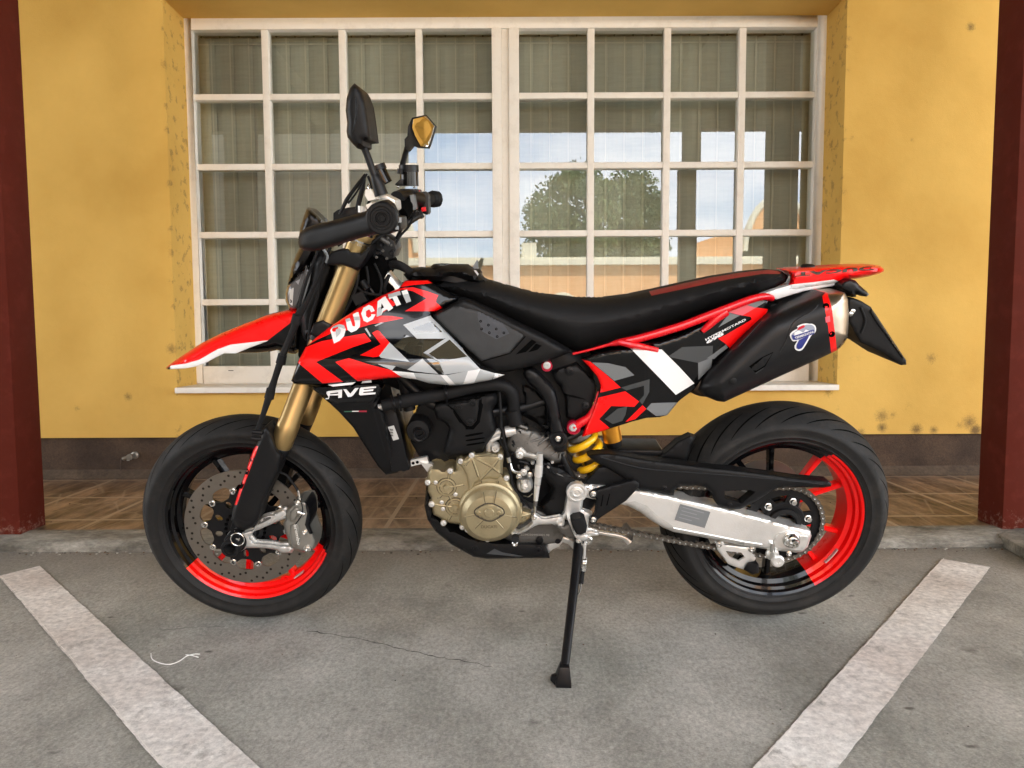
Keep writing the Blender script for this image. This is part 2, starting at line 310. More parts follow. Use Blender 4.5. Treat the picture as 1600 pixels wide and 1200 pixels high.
def line(name, px):      # painted bay line: worn edges
    P = [Gp(x, y, .004) for x, y in px]; a0, a1, b1, b0 = P      # near/far ends; a = left edge, b = right edge
    vs = []; fs = []; n = 160
    for i in range(n+1):
        t = i/n
        for k, (e0, e1) in enumerate(((a0, a1), (b0, b1))):
            p = e0.lerp(e1, t); w_ = noise.noise(p*9)*.003+noise.noise(p*33)*.002+noise.noise(p*90)*.0018
            vs.append((p.x + w_, p.y, .004))
    for i in range(n): fs.append((2*i, 2*i+1, 2*i+3, 2*i+2))
    mb = MB(); mb.add(vs, fs, M_line)
    for k, sg in ((0, 1), (1, -1)):      # thicker bead of paint left along the masking tape
        v2 = []
        for i in range(n+1):
            x, y, _ = vs[2*i+k]; o_ = .006+.003*noise.noise(Vector((x*14, y*14, 3))); w2 = .0018*max(0, .55+noise.noise(Vector((x*25, y*25, 8)))*1.4)
            v2 += [(x+sg*(o_-w2), y, .0056), (x+sg*(o_+w2), y, .0056)]
        mb.add(v2, [(2*i, 2*i+1, 2*i+3, 2*i+2) for i in range(n)], M_bead); return tag(mb.build(name, smooth=False), kind='structure')
line('painted_line', [(330, 1290), (-2, 900), (62, 884), (505, 1290)])
line('painted_line', [(1095, 1290), (1472, 873), (1547, 886), (1240, 1290)])

# building: wall with opening, reveal, plinth, sill
M_white = rough_var(mat('window_white_paint', (.82, .78, .70), .45), .35, .6, 5, dirt=((.5, .45, .37), .45))
M_ceil = mat('canopy_soffit', (.22, .19, .14), .9)
bld = empty('yellow_building', (0, WALL, 0)); tag(bld, 'yellow plastered building with a big white window behind the motorcycle', 'building')
def bl(v): return (v[0], v[1]-WALL, v[2])
def bbox(mb, a, b, m): mb.box(bl(a), bl(b), m)
mb = MB(); T = .42; TOP = 4.0
bbox(mb, (-9, WALL, WB0), (OX0, WALL+T, TOP), M_wall); bbox(mb, (OX1, WALL, WB0), (9, WALL+T, TOP), M_wall)
bbox(mb, (OX0, WALL, OZ1), (OX1, WALL+T, TOP), M_wall); bbox(mb, (OX0, WALL, WB0), (OX1, WALL+T, OZ0-.03), M_wall)
mb.build('wall', bld, smooth=False)
mb = MB(); bbox(mb, (-9, WALL+.022, -.1), (9, WALL+T, WB0-.003), M_plinth)
mb.build('plinth', bld, smooth=False)
mb = MB(); mb.add([bl(v) for v in [(-9, WALL-.03, PZ+.002), (9, WALL-.03, PZ+.002), (9, WALL+.02, PZ+.045), (-9, WALL+.02, PZ+.045)]], [(0, 1, 2, 3)], M_cove); mb.build('cove_strip', bld, smooth=False)
# inside of the room
M_room = mat('room_paint', (.6, .58, .5), .9)
mb = MB()
bbox(mb, (-9, 8, 0), (9, 8.1, TOP), M_room); bbox(mb, (-9.1, WALL+T, 0), (-9, 8, TOP), M_room); bbox(mb, (9, WALL+T, 0), (9.1, 8, TOP), M_room)
bbox(mb, (-9, WALL+T, -.1), (9, 8, 0), M_room); bbox(mb, (-9, WALL+.01, TOP+.001), (9, 8, 7.2), M_room)
mb.build('room_shell', bld, smooth=False)
mb = MB(); bbox(mb, (Wp(273, 600, WALL-.04).x, WALL-.045, OZ0-.032), (Wp(1311, 600, WALL-.04).x, WIN-.02, OZ0-.002), M_white)
mb.build('window_sill', bld, bevel=.004)
# window
fr = MB(); zt = lambda py, y=WIN: Wp(790, py, y).z; xt = lambda px, y=WIN: Wp(px, 250, y).x
FX0, FX1, FZ0, FZ1 = xt(294), xt(1285.5), OZ0+.0, zt(28)
SX = (xt(784.5), xt(795.5))
def fbox(x0, x1, z0, z1, y0, y1): fr.box(bl((x0, y0, z0)), bl((x1, y1, z1)), M_white)
fbox(FX0, xt(308), FZ0, FZ1, WIN-.02, WIN+.07); fbox(xt(1270), FX1, FZ0, FZ1, WIN-.02, WIN+.07)
fbox(xt(308), xt(1270), zt(46.5), FZ1, WIN-.02, WIN+.07); fbox(xt(308), xt(1270), FZ0, zt(570), WIN-.02, WIN+.07)
fbox(xt(769.5), SX[0], zt(570), zt(46.5), WIN-.03, WIN+.07); fbox(SX[1], xt(811.5), zt(570), zt(46.5), WIN-.03, WIN+.07)
fbox(SX[0], SX[1], zt(570), zt(46.5), WIN-.014, WIN+.07)
wf = fr.build('window', bld, bevel=.004)
fr = MB()
cols = [(308, 769.5, [(414.5, 425), (533.5, 544), (652, 662)]), (811.5, 1270, [(917.5, 928), (1035.5, 1046), (1151.5, 1162)])]
rows = [(145.5, 155), (254.5, 264), (360.5, 370), (465.5, 475)]
xs_all = []
for x0, x1, ms in cols:
    for a, b_ in ms: fbox(xt(a), xt(b_), zt(570), zt(46.5), WIN-.012, WIN+.05)
    for a, b_ in rows:
        xx = [x0] + [v for q in ms for v in q] + [x1]
        for k in range(0, len(xx), 2): fbox(xt(xx[k]), xt(xx[k+1]), zt(b_), zt(a), WIN-.008, WIN+.05)
    xx = [x0] + [v for q in ms for v in q] + [x1]
    for k in range(0, len(xx), 2): xs_all.append((xt(xx[k]), xt(xx[k+1])))
mt = fr.build('muntins', wf, bevel=.003)
yy = [46.5] + [v for q in rows for v in q] + [570]
M_glass = bpy.data.materials.new('window_glass'); M_glass.use_nodes = True; gn = M_glass.node_tree; gn.nodes.clear()
out = gn.nodes.new('ShaderNodeOutputMaterial'); mxs = gn.nodes.new('ShaderNodeMixShader'); tr = gn.nodes.new('ShaderNodeBsdfTransparent'); gl = gn.nodes.new('ShaderNodeBsdfGlossy')
tr.inputs[0].default_value = (.85, .87, .83, 1); gl.inputs['Roughness'].default_value = 0.0; gl.inputs[0].default_value = (.74, .78, .84, 1)
fn = gn.nodes.new('ShaderNodeFresnel'); fn.inputs[0].default_value = 1.7
ad = gn.nodes.new('ShaderNodeMath'); ad.operation = 'ADD'; ad.inputs[1].default_value = .075
gn.links.new(fn.outputs[0], ad.inputs[0]); gn.links.new(ad.outputs[0], mxs.inputs[0]); gn.links.new(tr.outputs[0], mxs.inputs[1]); gn.links.new(gl.outputs[0], mxs.inputs[2]); gn.links.new(mxs.outputs[0], out.inputs[0])
for k in range(0, 10, 2):
    for (x0, x1) in xs_all:
        gm = MB(); z0, z1 = zt(yy[k+1]), zt(yy[k]); jit = random.uniform(-.0012, .0012)
        gm.add([bl(v) for v in [(x0, WIN+.02, z0), (x1, WIN+.02+jit, z0), (x1, WIN+.02+jit, z1), (x0, WIN+.02, z1)]], [(0, 1, 2, 3)], M_glass)
        gm.build('pane', wf, smooth=False)
# small catch plates on the lower rail
cp = MB()
for px in (361,): p = Wp(px, 579, WIN-.02); cp.box(bl((p.x-.014, WIN-.024, p.z-.002)), bl((p.x+.014, WIN-.019, p.z+.002)), mat('slot_dark', (.04, .035, .03), .6))
cp.build('drain_slot', wf, smooth=False)
# vertical blind
M_blind = mat('blind_fabric', (.30, .285, .215), .9); bb = M_blind.node_tree.nodes['Principled BSDF']
g = N(M_blind, 'ShaderNodeNewGeometry'); mp = N(M_blind, 'ShaderNodeMapping'); mp.inputs['Scale'].default_value = (6, 6, 70); L(M_blind, g.outputs['Position'], mp.inputs[0])
nn = N(M_blind, 'ShaderNodeTexNoise', Scale=1.0, Detail=5.0, Roughness=.8); L(M_blind, mp.outputs[0], nn.inputs[0])
rr = N(M_blind, 'ShaderNodeValToRGB'); e = rr.color_ramp.elements; e[0].position = .35; e[1].position = .75; e[0].color = (.42, .43, .36, 1); e[1].color = (.50, .50, .42, 1); L(M_blind, nn.outputs[0], rr.inputs[0]); L(M_blind, rr.outputs[0], bb.inputs['Base Color'])
BY = WIN+.16
M_hem = mat('blind_hem', (.60, .58, .47), .9); M_rail = mat('blind_rail', (.2, .19, .16), .5)
bd = MB(); x = FX0-.02; i = 0
while x < FX1+.05:
    wdt = .128; ang = .055+.02*math.sin(i*2.3); n = 5
    for q in range(n):
        u0, u1 = q/n, (q+1)/n
        f_ = lambda u: (x+wdt*u, BY - (u-.5)*wdt*ang*2 - .010*math.sin(u*math.pi))
        (xa, ya), (xb, yb) = f_(u0), f_(u1)
        z0, z1 = OZ0-.01, zt(58.5, BY)
        bd.add([(xa, ya, z0), (xb, yb, z0), (xb, yb, z1), (xa, ya, z1)], [(0, 1, 2, 3)], M_blind)
    z1 = zt(58.5, BY); bd.add([(x+.0005, BY-.020, OZ0-.01), (x+.0075, BY-.020, OZ0-.01), (x+.0075, BY-.020, z1), (x+.0005, BY-.020, z1)], [(0, 1, 2, 3)], M_hem)
    bd.add([(x+.004, BY-.021, z1-.045), (x+.106, BY-.021, z1-.045), (x+.106, BY-.021, z1-.037), (x+.004, BY-.021, z1-.037)], [(0, 1, 2, 3)], M_hem)
    bd.box((x+.05, BY-.016, z1), (x+.058, BY-.006, z1+.02), M_rail)
    x += .1085; i += 1
bd.box((FX0, BY-.02, zt(49, BY)), (FX1, BY+.03, zt(40, BY)), mat('blind_rail', (.2, .19, .16), .5))
tag(bd.build('vertical_blind', sharp=60), 'closed grey fabric vertical blind hanging behind the white window', 'blind')
# tap on the plinth
M_brass = rough_var(mat('old_metal', (.32, .30, .26), .4, .8), .3, .6, 20)
tp = MB(); t0 = Wp(212, 711, WALL+.02)
tp.lathe((0, 0, 0), (0, -1, 0), [(0, -.003), (.020, 0), (.020, .012), (.012, .016), (.012, .05), (.016, .052), (.016, .066), (0, .067)], M_brass, 20)
tp.tube([(-.0, -.045, 0), (-.022, -.05, -.006), (-.043, -.052, -.012)], [.011, .010, .010], M_brass, 12, smooth=4)
tp.tube([(-.012, -.05, 0), (-.014, -.052, -.022)], .0075, M_brass, 10)
tp.tube([(-.042, -.052, -.01), (-.05, -.053, -.018), (-.055, -.053, -.045), (-.055, -.053, -.075)], [.004, .004, .003, .003], mat('dark_pipe', (.05, .03, .02), .6), 8, smooth=4)
o = tp.build('wall_tap'); o.location = t0; tag(o, 'old metal garden tap sticking out of the brown plinth', 'tap')

# posts and canopy
M_red = rough_var(mat('oxide_red_paint', (.088, .013, .0065), .7, spec=.12), .6, .8, 6, dirt=((.16, .03, .02), .5))
bq = M_red.node_tree.nodes['Principled BSDF']; src = bq.inputs['Base Color'].links[0].from_socket
g = N(M_red, 'ShaderNodeNewGeometry'); sx = N(M_red, 'ShaderNodeSeparateXYZ'); L(M_red, g.outputs['Position'], sx.inputs[0])
nn = N(M_red, 'ShaderNodeTexNoise', Scale=40.0, Detail=8.0, Roughness=.8); L(M_red, g.outputs['Position'], nn.inputs[0])
rz = N(M_red, 'ShaderNodeMapRange'); rz.inputs[1].default_value = .22; rz.inputs[2].default_value = .03; rz.inputs[4].default_value = .28; L(M_red, sx.outputs[2], rz.inputs[0])
ad_ = N(M_red, 'ShaderNodeMath', _operation='ADD'); L(M_red, rz.outputs[0], ad_.inputs[0]); L(M_red, nn.outputs[0], ad_.inputs[1])
rt = N(M_red, 'ShaderNodeMapRange'); rt.inputs[1].default_value = .74; rt.inputs[2].default_value = .86; rt.inputs[4].default_value = .5; L(M_red, ad_.outputs[0], rt.inputs[0])
mz = N(M_red, 'ShaderNodeMixRGB'); mz.inputs[2].default_value = (.30, .19, .15, 1); L(M_red, rt.outputs[0], mz.inputs[0]); L(M_red, src, mz.inputs[1]); L(M_red, mz.outputs[0], bq.inputs['Base Color'])
def post(x0, x1, y0, y1, label, z0=PZ):
    p = MB(); cx, cy = (x0+x1)/2, (y0+y1)/2
    p.box((x0-cx, y0-cy, 0), (x1-cx, y1-cy, 3.9-z0), M_red)
    o = p.build('canopy_post', bevel=.004); o.location = (cx, cy, z0); tag(o, label, 'post', 'red posts carrying the canopy'); return o
pl = Gp(32, 836, PZ); pr = Gp(1566, 828, PZ); DEP = .15
post(pl.x-.20, pl.x, pl.y, pl.y+DEP, 'dark red square post at the left edge, beside the front wheel')
post(pr.x, pr.x+.20, pr.y, pr.y+DEP, 'dark red square post at the right edge, behind the white line end')
post(2.40, 2.62, -2.1, -1.88, 'red canopy post standing at the outer edge of the paving, right', 0)
post(-5.2, -5.0, -2.1, -1.88, 'red canopy post standing at the outer edge of the paving, left', 0)
cn = MB(); cn.box((-9, -2.3, 4.0), (9, WALL, 4.2), M_ceil); cn.box((-9, -2.35, 3.73), (9, -2.15, 4.0), M_red)
for px in (-6, -2.8, 2.0, 6): cn.box((px, -2.15, 3.8), (px+.16, WALL-.001, 4.0), M_ceil)
tag(cn.build('canopy', smooth=False), 'flat porch canopy overhead, resting on the red posts', 'canopy')
# return kerb beside the right post
rk = MB(); a = Gp(1558, 850, .0); a2 = Gp(1650, 905, .0)
rk.poly([a, Gp(1640, 898, 0), Gp(1690, 870, 0), Gp(1600, 836, 0)], (0, 0, PZ+.006), M_kerb); tag(rk.build('kerb_return', bevel=.006), kind='structure')

# what the window mirrors: street side behind the camera
M_peach = mat('peach_render', (.74, .38, .16), .9); M_corn = mat('cornice_cream', (.70, .64, .48), .8); M_dk = mat('dark_pane', (.03, .035, .04), .1)
ob = empty('peach_building', (0, -25, 0)); tag(ob, 'peach town building with cream cornices across the street, seen in the window glass', 'building')
mb = MB(); GY = 0
def vx(px): return (px-800)/F*33.1
def vz(py): return CH + (522-py)/F*33.1
mb.box((vx(420), -8, 0), (vx(1420), 0, vz(412)), M_peach)
def gable(cx, hw, base, top):
    pts = [Vector((cx-hw, 0, base))] + [Vector((cx-hw*.8*math.cos(t), 0, base+.5+(top-base-.5)*math.sin(t))) for t in [k*math.pi/14 for k in range(15)]] + [Vector((cx+hw, 0, base))]
    mb.poly(pts, (0, -.6, 0), M_peach); mc_ = [p+Vector((0, .08, .0)) for p in pts]
    cm.tube(mc_[1:-1], .16, M_corn, 6)
cm = MB()
cm.box((vx(415), -.3, vz(416)), (vx(1425), .35, vz(408)), M_corn); cm.box((vx(418), -.3, vz(408)), (vx(1422), .2, vz(404)), M_corn)
gable(vx(1209), 1.9, vz(412), vz(314)); gable(vx(600), 1.9, vz(412), vz(314))
mb.poly([Vector((vx(1080), 0, vz(412))), Vector((vx(1080), 0, vz(385))), Vector((vx(1120), 0, vz(372))), Vector((vx(1320), 0, vz(360))), Vector((vx(1400), 0, vz(412)))], (0, -.5, 0), M_peach)
mb.box((vx(812), -.6, vz(412)), (vx(835), .02, vz(381)), M_corn)
mb.build('wall', ob); cm.build('cornice', ob)
for px in (470, 560, 650, 740, 875, 990, 1110, 1230, 1340):
    x = vx(px); q = MB(); q.tube([(x-.75, .08, .6)]+[(x-.75*math.cos(t), .08, 1.9+.75*math.sin(t)) for t in [k*math.pi/10 for k in range(11)]]+[(x+.75, .08, .6)], .10, M_corn, 6); q.build('window_surround', ob)
    q = MB(); q.box((x-.6, .01, .5), (x+.6, .05, 2.0), M_dk); q.build('window', ob)
nb = MB(); nb.box((-13, -12, 0), (-2.95, -3.6, 9.6), mat('brown_render', (.10, .085, .065), .9)); nb.box((-13.2, -12.2, 9.6), (-2.8, -3.4, 9.75), mat('roof_edge', (.08, .07, .06), .8))  # unseen block, added so the left panes mirror something dark
tag(nb.build('sky_blocking_house', smooth=False), 'dark brown house block added on the street side to keep sky out of the left panes', 'house')
# tree behind the peach building
M_leaf = mat('leaf_green', (.05, .085, .022), .6); M_leaf2 = mat('leaf_light', (.10, .14, .04), .6); M_bark = mat('bark', (.08, .06, .045), .9)
tree = empty('broadleaf_tree', (5.2, -36, 0)); tag(tree, 'round leafy green tree rising behind the peach building, mirrored in the panes', 'tree')
q = MB(); q.tube([(0, 0, 0), (.1, 0, 3), (-.1, .1, 6), (.1, 0, 9)], [.45, .35, .25, .1], M_bark, 10, smooth=4)
for k in range(9):
    a = k*2.4; z = 3.5+k*.6; q.tube([(0, 0, z), (math.cos(a)*1.6, math.sin(a)*1.6, z+1), (math.cos(a)*3.2, math.sin(a)*3.2, z+1.6)], [.16, .1, .04], M_bark, 6, smooth=3)
q.build('trunk', tree)
cr_ = MB(); cl = []
for k in range(150):
    th = random.uniform(0, 2*math.pi); ph = math.acos(random.uniform(-.6, 1)); rr_ = random.uniform(.55, 1)
    cl.append((math.cos(th)*math.sin(ph)*4.3*rr_, math.sin(th)*math.sin(ph)*4.3*rr_, 6.6+math.cos(ph)*4.4*rr_, random.uniform(.5, 1.1)))
for (cx, cy, cz, cr0) in cl:
    mm = M_leaf if random.random() < .6 else M_leaf2
    for k in range(190):
        d = Vector((random.gauss(0, 1), random.gauss(0, 1), random.gauss(0, 1))).normalized()*cr0*random.random()**.4
        p = Vector((cx, cy, cz))+d; u = Vector((random.gauss(0, 1), random.gauss(0, 1), random.gauss(0, 1))).normalized(); v = u.cross(Vector((random.gauss(0, 1), random.gauss(0, 1), .3))).normalized(); s_ = random.uniform(.08, .15)
        cr_.add([p-u*s_, p+v*s_*.6, p+u*s_, p-v*s_*.6], [(0, 1, 2, 3)], mm)
cr_.build('crown', tree, smooth=False)
# ================================================================ the motorcycle
BX, BYY, HD, LEAN = -.7204, 1.9895, .0048, .1831
bike = empty('motorcycle', (BX, BYY, .006), (LEAN, 0, HD))
tag(bike, 'red and black supermoto motorcycle with white and grey graphics, parked leaning on its side stand', 'motorcycle')
BM = Matrix.Translation((BX, BYY, .006)) @ Matrix.Rotation(HD, 4, 'Z') @ Matrix.Rotation(LEAN, 4, 'X')
BI = BM.inverted(); BO = BI @ O; BR = BI.to_3x3()
def B(px, py, lat=0.0):
    """bike space point seen at this place of the side view, lat metres left of the centre plane"""
    d = BR @ ray(px, py); return BO + d*((-lat-BO.y)/d.y)
PXM = (B(801, 600, .15)-B(800, 600, .15)).length      # metres per unit at the side of the bike

# ---- materials
MK = rough_var(mat('matt_black_plastic', (.0055, .0055, .006), .5), .42, .6, 10, .25, 500, dirt=((.014, .013, .012), .5))
MG = rough_var(mat('gloss_black', (.003, .003, .0035), .12, coat=.34, spec=.2), .08, .2, 6)
MT = rough_var(mat('satin_black_metal', (.005, .005, .006), .35, .05, spec=.3), .3, .5, 12)
MR = rough_var(mat('bright_red_paint', (.92, .003, .003), .3, coat=.38, spec=.25), .25, .36, 8)
MW = rough_var(mat('white_decal', (.80, .80, .80), .3, coat=.4), .25, .4, 8)
MGL = mat('light_grey_decal', (.40, .42, .43), .3, coat=.4); MGM = mat('mid_grey_decal', (.16, .17, .175), .3, coat=.4); MGD = mat('dark_grey_decal', (.045, .048, .05), .3, coat=.4)
MPK = mat('pink_red_decal', (.75, .10, .13), .3, coat=.4)
MSE = rough_var(mat('seat_vinyl', (.008, .008, .0085), .6), .55, .72, 5, .5, 900)
MRU = rough_var(mat('tyre_rubber', (.010, .0098, .0095), .75, spec=.3), .5, .8, 7, .5, 300, dirt=((.040, .036, .030), .6))
MRB = rough_var(mat('black_rubber', (.007, .007, .0075), .7), .55, .8, 9, .4, 400)
MAL = rough_var(mat('brushed_aluminium', (.86, .85, .82), .3, .75), .3, .5, 9, .3, 250, dirt=((.62, .60, .55), .5))
MCS = rough_var(mat('cast_silver_paint', (.66, .65, .62), .38, .6), .3, .5, 12, .5, 350, dirt=((.25, .23, .2), .5))
MCG = rough_var(mat('cast_grey_alloy', (.15, .145, .135), .5, .7), .4, .6, 14, .8, 250, dirt=((.04, .036, .03), .8))
MBZ = rough_var(mat('bronze_engine_paint', (.40, .335, .20), .38, .6), .3, .46, 14, .5, 420, dirt=((.20, .165, .095), .45))
MGO = mat('gold_anodised_tube', (.50, .345, .15), .34, .9)
MGY = mat('orange_gold_anodised', (.75, .33, .04), .28, .9)
MY = rough_var(mat('yellow_spring_paint', (.92, .52, .008), .3, coat=.4), .25, .45, 10)
MDI = rough_var(mat('brake_disc_steel', (.24, .215, .185), .38, .9), .3, .5, 30, .6, 500, dirt=((.2, .17, .14), .6))
MST = mat('bright_steel', (.72, .71, .68), .22, 1)
MCH = rough_var(mat('chain_steel', (.15, .135, .115), .4, .8), .3, .6, 40)
MTI = rough_var(mat('titanium', (.42, .36, .29), .3, 1), .24, .4, 10)
MCA = rough_var(mat('caliper_grey', (.27, .26, .23), .4, .6), .35, .5, 20)
MRE = rough_var(mat('red_frame_paint', (.75, .004, .012), .3, .1, coat=.45), .22, .34, 8)
MMI = mat('mirror_glass', (.9, .8, .6), .03, 1)
MLE = mat('headlight_lens', (.10, .095, .095), .12, .0, coat=.3)
MSC = mat('smoked_screen', (.005, .004, .004), .3, coat=.1, spec=.2)
MHO = mat('hole_dark', (.0015, .0015, .0015), .9, spec=.05)
MWT = mat('label_white', (.5, .5, .48), .5)
MRD = mat('crimson_boss', (.42, .004, .03), .35, .2, coat=.3)
MEX = rough_var(mat('black_ceramic_muffler', (.008, .008, .009), .45, .05, spec=.3), .36, .48, 8, .3, 600)
MSM = mat('smoky_panel_reflection', (.040, .036, .024), .03, coat=1, spec=.9)  # olive base colour paints in the peach facade these facets would mirror
M7 = mat('seat_stripe_red', (.26, .02, .022), .55)

def smooth_outline(pts, n=5, closed=True):
    P = [Vector((x, y, 0)) for x, y in pts]; q, _ = crv(P, [1]*len(P), n, closed); return [(v.x, v.y) for v in q]
def pip(x, y, poly):
    c = False; j = len(poly)-1
    for i in range(len(poly)):
        xi, yi = poly[i]; xj, yj = poly[j]
        if (yi > y) != (yj > y) and x < (xj-xi)*(y-yi)/(yj-yi)+xi: c = not c
        j = i
    return c
def segd(x, y, poly):
    best = 1e9; n = len(poly)
    for i in range(n):
        ax, ay = poly[i]; bx, by = poly[(i+1) % n]; dx, dy = bx-ax, by-ay; l = dx*dx+dy*dy
        t = 0 if l == 0 else max(0, min(1, ((x-ax)*dx+(y-ay)*dy)/l)); ex, ey = ax+t*dx-x, ay+t*dy-y; d = ex*ex+ey*ey
        if d < best: best = d
    return math.sqrt(best)
def dens(pts, s, closed=True):
    out = []; n = len(pts)
    for i in range(n if closed else n-1):
        a = pts[i]; b = pts[(i+1) % n]; l = math.hypot(b[0]-a[0], b[1]-a[1]); k = max(1, int(l/s))
        for t in range(k): out.append((a[0]+(b[0]-a[0])*t/k, a[1]+(b[1]-a[1])*t/k))
    return out
def panel(name, outline, lat, base, h=.0, edge=10, gfx=(), thick=.01, back=None, parent=None, step=9, smooth=0, holes=(), wave=0, sym=False, sharp=40, pw=.5, lip=0):
    """a shaped panel: outline in side view, lat = height field (float or f(px,py)), h = how far it swells,
    edge = width of the rounded border, gfx = [(polygon, material)] colour fields cut into the surface"""
    if smooth: outline = smooth_outline(outline, smooth)
    lf = lat if callable(lat) else (lambda x, y: lat)
    s = step; ol = dens(outline, s)
    xs = [p[0] for p in ol]; ys = [p[1] for p in ol]
    vc = []; ed = []
    def addloop(pts):
        b = len(vc); vc.extend([Vector(p) for p in pts]); n = len(pts); ed.extend([(b+i, b+(i+1) % n) for i in range(n)])
    addloop(ol)
    for hl in holes: addloop(dens(hl, s*.7))
    for g, _ in gfx: addloop(dens(g, s*.8))
    if h:
        for fr_ in (.12, .35, .7):       # inner rings give the border its round
            pass
    y = min(ys); row = 0
    while y < max(ys):
        x = min(xs) + (s*.5 if row % 2 else 0)
        while x < max(xs):
            if pip(x, y, ol) and segd(x, y, ol) > s*.35: vc.append(Vector((x, y)))
            x += s
        y += s*.87; row += 1
    if h:
        n = len(ol)
        for fr_ in ((.04, .1, .2, .35, .55, .8) if edge > 12 else (.1, .3, .6)):
            dd = edge*fr_
            for i in range(n):
                a = ol[i-1]; b = ol[(i+1) % n]; tx, ty = b[0]-a[0], b[1]-a[1]; l = math.hypot(tx, ty) or 1
                for sg in (1, -1):
                    q = (ol[i][0]-ty/l*dd*sg, ol[i][1]+tx/l*dd*sg)
                    if pip(q[0], q[1], ol) and segd(q[0], q[1], ol) > dd*.85: vc.append(Vector(q))
    V, E, Fc, _, _, _ = delaunay_2d_cdt(vc, ed, [], 0, .02)
    tri = []; mi = []; mats = [base]
    for _, m_ in gfx:
        if m_ not in mats: mats.append(m_)
    for f in Fc:
        cx = sum(V[i].x for i in f)/len(f); cy = sum(V[i].y for i in f)/len(f)
        if not pip(cx, cy, ol) or any(pip(cx, cy, hl) for hl in holes): continue
        k = 0
        for g, m_ in gfx:
            if pip(cx, cy, g): k = mats.index(m_)
        tri.append(tuple(f)); mi.append(k)
    def inf(x, y):
        if not h: return 0
        t = min(1, segd(x, y, ol)/edge); return h*(1-(1-t)**2)**pw
    surf = lambda x, y: lf(x, y)+inf(x, y)+(wave*noise.noise(Vector((x*.02, y*.02, 0))) if wave else 0)
    used = sorted({i for f in tri for i in f}); mp_ = {u: k for k, u in enumerate(used)}
    vs = [B(V[u].x, V[u].y, surf(V[u].x, V[u].y)) for u in used]; n = len(vs)
    if sym: bk = [B(V[u].x, V[u].y, 0) for u in used]; bk = [Vector((v.x, (inf(V[u].x, V[u].y)+lf(V[u].x, V[u].y)), v.z)) for v, u in zip(bk, used)]
    else: bk = [Vector((v.x, (v.y+thick) if back is None else -back, v.z)) for v in vs]
    fs = [tuple(mp_[i] for i in f) for f in tri]
    cnt = {}
    for f in fs:
        for i in range(len(f)):
            e = (f[i], f[(i+1) % len(f)]); cnt[e] = cnt.get(e, 0)+1
    rim = [(e, fi) for fi, f in enumerate(fs) for e in [(f[i], f[(i+1) % len(f)]) for i in range(len(f))] if (e[1], e[0]) not in cnt]
    allf = fs + [tuple(n+i for i in f[::-1]) for f in fs] + [(e[1], e[0], e[0]+n, e[1]+n) for e, _ in rim]
    me = bpy.data.meshes.new(name); me.from_pydata([tuple(v) for v in vs+bk], [], allf)
    for m_ in mats: me.materials.append(m_)
    me.polygons.foreach_set('material_index', mi+(mi if sym else [0]*len(fs))+[mi[k] for _, k in rim]); me.update()
    bm = bmesh.new(); bm.from_mesh(me); bmesh.ops.recalc_face_normals(bm, faces=bm.faces); bm.to_mesh(me); bm.free()
    o = link(name, me, parent or bike, sharp)
    return o, surf
def ring(mb, px, py, lat, prof, m, n=24, ax=(0, -1, 0)):
    """turned piece whose axis points out of the side of the bike; profile (radius, height) in metres"""
    return mb.lathe(B(px, py, lat), ax, prof, m, n)
def bolt(mb, px, py, lat, r=.006, m=None, h=.005):
    m = m or MST
    ring(mb, px, py, lat, [(0, -.003), (r*1.25, -.003), (r*1.25, h*.25), (r, h*.35), (r*.95, h*.9), (r*.8, h), (r*.42, h), (r*.4, h*.45), (0, h*.45)], m, 14)
def btube(mb, pts, r, m, n=12, smooth=5, closed=False):
    """pts = [(px, py, lat)]"""
    return mb.tube([B(*p) for p in pts], r, m, n, smooth=smooth if len(pts) > 2 else 0, closed=closed)
def block(mb, pts, l0, l1, m):
    P = [B(x, y, l1) for x, y in pts]; return mb.poly(P, (0, l1-l0, 0), m)
def text(name, s, p0, p1, h, lat, m, parent, bold=.0, up=None, thick=.0008, sx=1.0, squash=1):
    """lettering laid on a surface: baseline p0 -> p1, cap height h"""
    cu = bpy.data.curves.new(name, 'FONT'); cu.body = s; cu.offset = bold; cu.resolution_u = 3; cu.space_character = sx
    t = bpy.data.objects.new(name, cu); C.objects.link(t); dg = bpy.context.evaluated_depsgraph_get()
    me = bpy.data.meshes.new_from_object(t.evaluated_get(dg)); bpy.data.objects.remove(t)
    X = [v.co.x for v in me.vertices]; x0, x1 = min(X), max(X); y1 = .69+bold; y0 = -bold
    if up is None:
        dx, dy = p1[0]-p0[0], p1[1]-p0[1]; l = math.hypot(dx, dy); up = (dy/l*h, -dx/l*h)
    lf = lat if callable(lat) else (lambda x, y: lat)
    me.materials.clear(); me.materials.append(m)
    for v in me.vertices:
        u = (v.co.x-x0)/(x1-x0); q = (v.co.y-y0)/(y1-y0)
        x = p0[0]+(p1[0]-p0[0])*u+up[0]*q; y = p0[1]+(p1[1]-p0[1])*u+up[1]*q
        v.co = B(x, y, lf(x, y)+thick)
    bm = bmesh.new(); bm.from_mesh(me); bmesh.ops.recalc_face_normals(bm, faces=bm.faces)
    # normals towards the viewer's side of the bike
    for f in bm.faces:
        if f.normal.y > 0: f.normal_flip()
    bm.to_mesh(me); bm.free()
    return link(name, me, parent, smooth=False)
